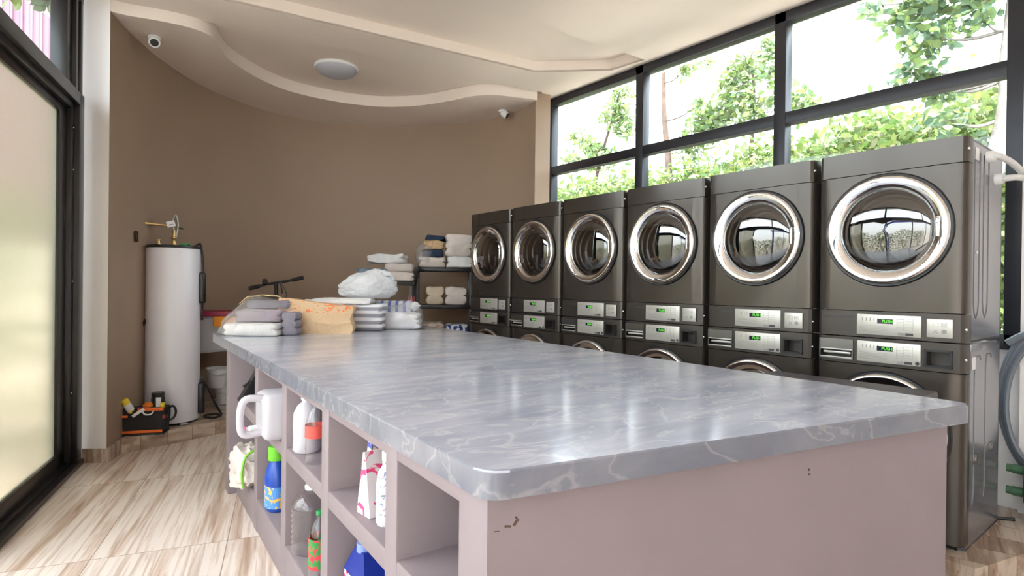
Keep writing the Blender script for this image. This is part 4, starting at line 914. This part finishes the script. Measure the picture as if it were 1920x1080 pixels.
# ------------------------------------------------------------------ black shelf racks
def rack(loc, rz, Wd, Dd, Z, label):
    e = empty('shelf_rack', loc, rz, label=label, cat='shelf rack')
    top = Z[-1]
    for x in (0, Wd):
        for y in (0, Dd):
            mb = MB(); mb.box((x-.022, y-.022, 0), (x+.022, y+.022, top-.001), None, .004); mb.build('post', M_dark, e, ang=30)
    for z in Z:
        mb = MB(); mb.box((-.03, -.03, z-.045), (Wd+.03, Dd+.03, z), None, .006); mb.build('shelf', M_dark, e, ang=30)
    return e
r2 = Vector((3.045, 5.58, PZ)); rz2 = R(-30)
rack(r2, rz2, .60, .30, [.22, .62, 1.02, 1.435], 'black plastic shelf rack with laundry next to the farthest machine')
r1 = Vector((2.44, 5.80, PZ)); rz1 = R(-30)
rack(r1, rz1, .58, .32, [.22, .66, 1.275], 'black shelf rack with a towel pile, by the wall behind the carrier bag')
def on(rv, rz, x, y, z): return rv + Matrix.Rotation(rz, 3, 'Z') @ Vector((x, y, z))
def rc(name, rv, rz, x, y, z, size, n, mat, label, cat, seed, sag=.022, dr=0): return cloth_thing(name, on(rv, rz, x, y, z), rz+dr, size, n, mat, label, cat, None, seed, sag)
Z = 1.435
rc('folded_towel', r2, rz2, .17, .12, Z+.001, (.30, .30, .11), 2, M_pinkw, 'pale folded towel lowest on top of the right rack, toward the left', 'towel', 71)
rc('folded_towel', r2, rz2, .47, .12, Z+.001, (.29, .30, .12), 2, M_towelw, 'white folded towel lowest on top of the right rack, against the farthest dryer', 'towel', 72)
rc('folded_towel', r2, rz2, .17, .12, Z+.113, (.24, .26, .085), 1, M_navy, 'navy folded cloth between the pale towel and the tan cloth on the right rack', 'cloth', 73)
rc('folded_towel', r2, rz2, .18, .12, Z+.20, (.22, .24, .10), 2, M_tan, 'tan patterned cloth above the navy cloth on the right rack', 'cloth', 74)
rc('folded_towel', r2, rz2, .20, .13, Z+.302, (.22, .24, .05), 1, M_navy, 'dark navy cloth topmost on the right rack', 'cloth', 75)
rc('folded_towel', r2, rz2, .46, .12, Z+.123, (.30, .30, .25), 3, M_pinkw, 'tall pile of plump off-white towels on the right rack beside the tan cloth', 'towels', 76)
rc('folded_towel', r2, rz2, .20, .10, 1.021, (.20, .28, .20), 2, M_beige, 'beige rolled towel on the middle shelf of the right rack', 'towel', 77, .015)
rc('folded_towel', r2, rz2, .43, .10, 1.021, (.24, .28, .20), 2, M_pinkw, 'off-white rolled towel on the middle shelf, right of the beige one', 'towel', 78, .015)
rc('folded_towel', r2, rz2, .18, .08, .621, (.26, .28, .20), 2, patches('beige_floral', (.58, .50, .44), (.34, .26, .20), 14, .5), 'beige floral bundle on the lower shelf of the right rack', 'bundle', 79, .02)
rc('folded_towel', r2, rz2, .45, .08, .621, (.26, .28, .18), 2, patches('blue_floral', (.72, .72, .74), (.03, .06, .25), 13, .48), 'blue and white patterned cloth on the lower shelf, right of the floral bundle', 'cloth', 80, .015)
mb = MB(); blob(mb, (-.12, 0, .14), (.10, .17, .14), 82, .18, 6, 4, .002, None, .75, .4); o = mb.build('film_wrap', M_film, ang=80); o.location = on(r2, rz2, .20, .12, 1.437); o.rotation_euler = (0, 0, rz2); prop(o, 'clear film around the pile of cloths on top of the right rack', 'plastic wrap')
Z = 1.276
rc('folded_sheet', r1, rz1, .17, .12, Z, (.36, .30, .035), 1, M_tan, 'thin tan cloth lowest on the left rack, under the denim-blue cloth', 'cloth', 90)
rc('folded_towel', r1, rz1, .15, .10, Z+.036, (.32, .28, .10), 2, M_towelb, 'blue-grey patterned folded cloth at the left on the left rack', 'cloth', 91, .014, R(6))
rc('folded_towel', r1, rz1, .46, .12, Z, (.30, .30, .10), 2, M_pinkw, 'off-white folded towel lowest at the right on the left rack', 'towel', 92, .014)
rc('folded_towel', r1, rz1, .45, .14, Z+.102, (.32, .30, .09), 1, M_pinkw, 'plump off-white towel in the middle of the left rack pile', 'towel', 93, .02, R(-5))
rc('folded_towel', r1, rz1, .32, .15, Z+.192, (.38, .28, .10), 2, M_towelw, 'white towel sagging on top of the left rack pile', 'towel', 94, .03, R(-10))
rc('folded_towel', r1, rz1, .38, .1, .662, (.28, .28, .15), 2, M_pinkw, 'pale cloth on the lower shelf of the left rack', 'cloth', 95)
rc('folded_towel', r1, rz1, .26, .12, .813, (.30, .28, .12), 2, M_navy, 'navy cloth on the pale cloth on the lower shelf of the left rack', 'cloth', 96)
# pink and black stick vacuum leaning between the racks
sv = empty('stick_vacuum', (3.05, 5.52, PZ), rz=R(-30), label='pink and black stick vacuum leaning against the right rack', cat='vacuum cleaner')
mb = MB(); mb.tube([(-.12, -.05, .55), (-.10, -.05, .90), (-.085, -.05, 1.12)], [.05, .045, .035], 14); mb.build('handle_body', pm('rose_pink_plastic', (.72, .16, .22), .35), sv)
pts = smoothpts([(-.085, -.05, 1.12), (-.08, -.05, 1.22), (-.055, -.05, 1.32), (-.03, -.05, 1.40), (.01, -.04, 1.42)], 8)
mb = MB(); mb.tube(pts, [.026 if i % 2 else .020 for i in range(len(pts))], 12); mb.build('hose', M_canvas, sv, ang=80)
mb = MB(); mb.tube([(-.12, -.05, .56), (-.125, -.05, .06)], .022, 10); mb.build('tube', M_dark, sv)
mb = MB(); mb.box((-.25, -.12, 0), (-.02, .02, .06), None, .015); mb.build('floor_head', M_red, sv, ang=40)

# dark lidded crate in the aisle
cr_ = empty('laundry_cart', (2.93, 1.20, 0), label='dark grey lidded laundry cart in the aisle between counter and washers', cat='cart')
mb = MB(); mb.box((-.20, -.36, .10), (.17, .36, .86), None, .02); mb.build('bin', pm('dark_grey_plastic', (.05, .045, .05), .5), cr_, ang=40)
mb = MB(); mb.box((-.22, -.38, .86), (.19, .38, .90), None, .015); mb.build('lid', pm('dark_grey_lid', (.09, .08, .09), .45), cr_, ang=40)
for x in (-.15, .12):
    for y in (-.3, .3):
        mb = MB(); mb.lathe([(0, -.015), (.05, -.015), (.05, .015), (0, .015)], 18, T(x, y, .05) @ RX(R(90))); mb.build('wheel', M_dark, cr_, ang=40)

# ------------------------------------------------------------------ hoses and pump right of the machines
hs = empty('vent_hose', (3.6, .60, 1.98), label='two white hoses clipped to the side of the nearest dryer and running right', cat='hose')
def loc_(p): return (p[0]-3.6, p[1]-.60, p[2]-1.98)
mb = MB(); mb.tube([loc_(p) for p in smoothpts([(3.58, .755, 2.02), (3.58, .72, 2.02), (3.75, .70, 2.01), (3.95, .69, 1.98), (4.05, .66, 1.90), (4.12, .55, 1.86), (4.2, .35, 1.88)], 6)], .016, 10); mb.build('hose', M_whose, hs)
mb = MB(); mb.tube([loc_(p) for p in smoothpts([(3.74, .755, 1.93), (3.74, .70, 1.93), (3.9, .69, 1.95), (4.05, .6, 1.94), (4.15, .45, 1.95)], 6)], .016, 10); mb.build('hose', M_whose, hs)
for p in ((3.58, .742, 2.02), (3.74, .742, 1.93)):
    mb = MB(); q = loc_(p); mb.lathe([(.02, -.02), (.028, -.018), (.028, .01), (.02, .02)], 16, T(*q) @ RX(R(90))); mb.build('fitting', M_whitep, hs, ang=40)
hh = empty('garden_hose', (4.1, .57, .97), label='coiled grey hose hanging on the wall right of the machines', cat='hose')
mb = MB()
for k in range(4):
    r = .30+.018*k; P = []
    for i in range(41):
        a = 2*pi*i/40; P.append((.0+.018*k+.02*sin(a*2+k), .36+ -.30+ .20*cos(a)*(1+.07*k)-.06, -.22+r*1.25*sin(a)))
    mb.tube(P, .0125, 8)
mb.tube(smoothpts([(0, .20, .10), (0, .10, .16), (0, -.02, .12), (0, -.10, 0)], 5), .02, 8); mb.build('hose', M_hose, hh)
mb = MB(); mb.lathe([(.02, 0), (.035, .01), (.035, .10), (.02, .12)], 14, T(.02, .0, .10)); mb.build('hook', M_steel, hh)
pp = empty('pump', (4.05, .66, PZ), label='dark green pump with thick green pipes on the plinth at the right edge', cat='pump')
mb = MB(); mb.box((-.07, -.22, .10), (.12, .02, .36), None, .03, 3); mb.build('housing', pm('dark_green_paint', (.015, .045, .03), .4), pp, ang=40)
for z in (.16, .28):
    mb = MB(); mb.lathe([(.05, 0), (.05, .10), (.042, .105), (.042, .15)], 20, T(-.0, .02, z) @ RX(R(-90)) @ Matrix.Scale(.5, 4)); mb.build('pipe', pm('green_pipe', (.05, .13, .06), .5), pp, ang=40)
mb = MB(); mb.box((-.06, -.20, 0), (.10, 0, .10), None, .01); mb.tube(smoothpts([(-.05, .05, .02), (-.1, .18, .012), (-.02, .28, .012), (.05, .2, .012)], 5), .01, 8); mb.build('foot', M_dark, pp, ang=40)
bt = empty('spray_bottle', (3.98, .66, PZ), label='dark red bottle on the plinth against the side of the nearest washer', cat='bottle') if False else None

# ------------------------------------------------------------------ outdoors
mb = MB(); mb.box((-30, -30, -.30), (40, 45, -.14)); st(mb.build('floor', M_conc, smooth=False))
mb = MB(); mb.box((4.62, -12, -.14), (30, 40, -.06)); o = mb.build('garden_ground', M_soil, smooth=False); prop(o, 'ground outside the big window, made pale to bounce sunlight indoors', 'ground', kind='stuff')
def leaves(mbx_pts, size, seed, droop=.3, wid=.42):
    rnd = random.Random(seed); V = []; F = []
    for c, sz in mbx_pts:
        d = Vector((rnd.gauss(0, 1), rnd.gauss(0, 1), rnd.gauss(-droop, .7))).normalized(); n = d.cross(Vector((rnd.gauss(0, 1), rnd.gauss(0, 1), rnd.gauss(0, 1)))).normalized(); b = len(V)
        L = size*sz; w_ = L*wid*.5; up = d.cross(n)*L*.08
        V += [c, c+d*L*.4+n*w_-up, c+d*L*.75+n*w_*.7-up, c+d*L, c+d*L*.75-n*w_*.7+up, c+d*L*.4-n*w_+up]; F.append((b, b+1, b+2, b+3, b+4, b+5))
    return V, F
def leafobj(name, pts, size, mat, parent, seed, **k):
    V, F = leaves(pts, size, seed, **k); me = bpy.data.meshes.new(name); me.from_pydata([tuple(v) for v in V], [], F); me.materials.append(mat)
    o = bpy.data.objects.new(name, me); COL.objects.link(o); o.parent = parent; return o
def cluster(rnd, c, r, n, flat=.8):
    out = []
    for _ in range(n):
        v = Vector((rnd.gauss(0, 1), rnd.gauss(0, 1), rnd.gauss(0, 1))); v = v.normalized()*(rnd.random()**.5)*r; v.z *= flat; out.append((Vector(c)+v, rnd.uniform(.6, 1.2)))
    return out
def tree(name, label, base, trunk, rad, blobs, mat, bark, size, seed, cat='tree', **k):
    rnd = random.Random(seed); base = Vector(base); e = empty(name, base, label=label, cat=cat)
    tp = smoothpts([Vector(p)-base for p in trunk], 6); n = len(tp); mb = MB(); mb.tube(tp, [rad*(1-.75*i/(n-1)) for i in range(n)], 10)
    for (c, r, m_) in blobs:
        c = Vector(c)-base; i = min(range(n), key=lambda q: (tp[q]-c).length+max(0, tp[q].z-c.z)*1.5); a = tp[i]; mid = a.lerp(c, .5)+Vector((0, 0, -.06)); mb.tube(smoothpts([a, mid, c], 4), [rad*.16, rad*.15, rad*.14, rad*.13, rad*.12, rad*.1, rad*.08, rad*.06, .003], 5)
        for _ in range(3): q = c+Vector((rnd.gauss(0, r*.5), rnd.gauss(0, r*.5), rnd.gauss(0, r*.4))); mb.tube([c, q], [.005, .002], 4)
    mb.build('trunk', bark, e, ang=60)
    P = []
    for (c, r, m_) in blobs: P += cluster(rnd, Vector(c)-base, r*1.15, int(m_*1.7))
    leafobj('crown', P, size, mat, e, seed, **k); return e
# hedge bushes below, in a row
rnd = random.Random(3)
hy = [-.6, .5, 1.6, 2.7, 3.8, 4.9, 6.0, 7.1, 8.2, 9.3, 10.4]
hz = [3.1, 3.3, 3.50, 3.48, 3.36, 3.25, 3.25, 3.30, 3.34, 3.45, 3.5]
wd_ = ['rightmost in the window', 'just behind the pale trunk', 'right of the third window post', 'below the broad-leaved branches', 'at the third window post', 'left of the third window post', 'in the middle of the window', 'behind the thin trunk', 'at the second window post', 'left of the thin trunk', 'leftmost in the window']
for i, (y, z) in enumerate(zip(hy, hz)):
    e = empty('garden_bush', (7.7, y, -.06), label='bright green leafy bush outside the big window, ' + wd_[i], cat='bush', group='bushes outside the big window')
    P = []
    for _ in range(8500):
        ax = rnd.gauss(0, .42); ay = rnd.gauss(0, .48); t_ = rnd.random()**.65; zz = .2+t_*(z+.0-.2)*(1-.10*(ay*ay)*1.5)+rnd.gauss(0, .06); P.append((Vector((ax-.3*rnd.random(), ay, zz)), rnd.uniform(.6, 1.3)))
    leafobj('foliage', P, .112, M_leafg, e, 100+i)
    mb = MB()
    for k in range(6): a = rnd.uniform(0, 2*pi); mb.tube(smoothpts([(0, 0, 0), (.15*cos(a), .15*sin(a), z*.45), (.45*cos(a), .45*sin(a), z*.93)], 4), [.022, .02, .018, .016, .014, .011, .008, .006, .004], 5)
    mb.build('stem', M_barkd, e)
tree('slim_tree', 'slim bare brown tree trunk outside the second window bay', (7.5, 5.45, -.06), [(7.5, 5.45, -.06), (7.5, 5.48, 1.5), (7.5, 5.54, 3.1), (7.5, 5.66, 4.2), (7.5, 5.68, 5.4)], .09,
     [((7.45, 5.25, 4.72), .16, 50), ((7.4, 5.2, 5.05), .12, 24), ((7.5, 5.0, 4.15), .16, 45), ((7.6, 5.2, 3.55), .3, 130), ((7.5, 5.95, 4.9), .10, 14)], M_leaf, M_barkd, .12, 21)
tree('leafy_tree', 'leafy tree with fine hanging foliage seen through the farthest window bay', (7.5, 7.6, -.06), [(7.5, 7.6, -.06), (7.5, 7.4, 2.0), (7.5, 7.1, 3.4), (7.5, 6.8, 4.2), (7.5, 6.6, 4.7)], .05,
     [((7.5, 6.66, 4.40), .27, 210), ((7.5, 6.55, 4.72), .18, 80), ((7.5, 6.50, 4.12), .22, 110), ((7.5, 7.35, 3.98), .20, 80), ((7.5, 7.72, 4.2), .18, 60), ((7.5, 7.2, 3.80), .25, 120), ((7.5, 6.95, 3.65), .28, 140), ((7.5, 7.75, 3.75), .2, 70)], M_leaf, M_barkd, .12, 22)
tree('spreading_tree', 'spreading tree with loose foliage left of the third window post', (7.6, 4.1, -.06), [(7.6, 4.1, -.06), (7.6, 4.2, 2.0), (7.55, 4.2, 3.4), (7.5, 4.15, 4.1), (7.5, 4.2, 4.6)], .05,
     [((7.5, 4.46, 4.35), .27, 150), ((7.5, 4.25, 4.52), .2, 70), ((7.5, 3.95, 4.75), .14, 40), ((7.5, 3.97, 4.3), .18, 60), ((7.5, 4.4, 4.05), .25, 130), ((7.5, 4.75, 3.85), .32, 200), ((7.5, 5.0, 3.75), .28, 140), ((7.5, 4.1, 3.88), .3, 160), ((7.5, 3.6, 3.85), .26, 110), ((7.5, 3.9, 4.55), .16, 40), ((7.5, 3.45, 3.7), .2, 70), ((7.5, 3.85, 5.3), .12, 30), ((7.5, 4.9, 4.75), .16, 30)], M_leaf, M_barkd, .12, 23)
tree('pale_tree', 'broad-leaved tree with a thick pale curved trunk at the right of the window', (6.2, 1.42, -.06), [(6.2, 1.42, -.06), (6.2, 1.40, 1.4), (6.2, 1.33, 2.2), (6.2, 1.24, 2.55), (6.2, 1.19, 2.95), (6.2, 1.20, 3.3), (6.2, 1.14, 4.1)], .125,
     [((6.1, 1.92, 3.92), .20, 90), ((6.1, 1.75, 4.05), .22, 110), ((6.1, 1.5, 3.98), .24, 120), ((6.1, 1.72, 3.65), .22, 110), ((6.1, 1.80, 3.35), .16, 60), ((6.15, 1.62, 3.15), .14, 40), ((6.1, 1.32, 4.0), .2, 80), ((6.1, 2.18, 4.1), .13, 26), ((6.1, 1.98, 3.2), .10, 14), ((6.1, 1.55, 2.85), .2, 50), ((6.1, 1.35, 3.7), .14, 30)], M_leafb, M_bark, .115, 24, wid=.5)
bb = MB(); bb.box((-.05, -3.5, -.07), (.05, 3.5, .07), None, .01); o = bb.build('blue_beam', pm('blue_painted_steel', (.01, .06, .55), .4)); o.location = (-3.3, -.4, 2.9); prop(o, 'blue horizontal beam outside, seen reflected in the nearest dryer doors', 'beam')
for i_, y_ in enumerate((-3.6, 2.8)):
    bb = MB(); bb.box((-.05, -.05, -3.03), (.05, .05, -.0705)); q_ = bb.build('post', MC['blue_painted_steel'], o, smooth=False); q_.location = (0, y_+.4, 0)
# left side: building with pink ribbed cladding, hedge, vine
bd = empty('outbuilding', (-1.6, 10.4, -.14), rz=R(-3), label='outbuilding with pink ribbed metal cladding seen through the top left window', cat='building')
mb = MB(); n = 60
pts = []
for i in range(n):
    x = -3.2+i*.105; pts += [(x, 0), (x+.06, 0), (x+.075, -.03), (x+.095, -.03)]
pts += [(-3.2+n*.105, 0), (-3.2+n*.105, .3), (-3.2, .3)]
mb.prism(pts, 2.0, 9.0); mb.build('cladding', pm('pink_painted_metal', (.20, .105, .14), .5), bd, smooth=False)
mb = MB(); mb.box((-3.2, .0, 0), (3.1, .3, 2.0)); mb.build('wall', M_cream, bd, smooth=False)
vn = tree('climbing_vine', 'overhanging green vine leaves outside the top left window', (-1.2, 6.6, -.14), [(-1.2, 6.6, -.14), (-1.1, 6.5, 2.0), (-.8, 6.3, 3.4), (-.4, 6.25, 3.8)], .03,
     [((-.35, 6.25, 3.78), .07, 10), ((-.18, 6.2, 3.72), .06, 12), ((-.22, 6.2, 3.80), .06, 10), ((-.5, 6.2, 3.85), .08, 8)], M_leafb, M_barkd, .14, 31, cat='vine', wid=.6)
rnd = random.Random(9)
for i, (x, y, z, lab) in enumerate([(-2.6, 7.6, 2.1, 'green bush outside behind the frosted door, farthest'), (-3.4, 5.6, 2.2, 'green bush outside the glazed wall, second from the far end'), (-4.0, 3.6, 2.0, 'green bush outside the glazed wall, middle'), (-4.6, 1.6, 2.3, 'green bush outside the glazed wall, beside the camera'), (-5.0, -.4, 2.1, 'green bush outside the glazed wall, nearest the back'), (-.85, 6.9, 2.3, 'green bush outside between the frosted door and the pink outbuilding')]):
    e = empty('garden_bush', (x, y, -.14), label=lab, cat='bush', group='bushes outside the glazed wall')
    P = []
    for _ in range(1500):
        ay = rnd.gauss(0, .75); P.append((Vector((rnd.gauss(0, .4), ay, .1+rnd.random()**.8*z*(1-.1*ay*ay))), rnd.uniform(.7, 1.4)))
    leafobj('foliage', P, .13, M_leafg, e, 200+i)
    mb = MB()
    for k in range(4): a = rnd.uniform(0, 2*pi); mb.tube([(0, 0, 0), (.4*cos(a), .5*sin(a), z*.85)], [.03, .008], 5)
    mb.build('stem', M_barkd, e)
pt = empty('potted_plant', (-.50, 4.55, -.14), label='small plant outside, blurred green behind the frosted door', cat='plant')
P = cluster(random.Random(5), (0, 0, .55), .16, 70, 1.1); leafobj('foliage', P, .11, M_leafg, pt, 301)
mb = MB(); mb.tube([(0, 0, .25), (0, 0, .55)], .01, 6); mb.build('stem', M_barkd, pt)
mb = MB(); mb.lathe([(0, 0), (.10, 0), (.13, .26), (.14, .28), (.12, .28), (0, .25)], 24); mb.build('pot', M_cream, pt, ang=40)
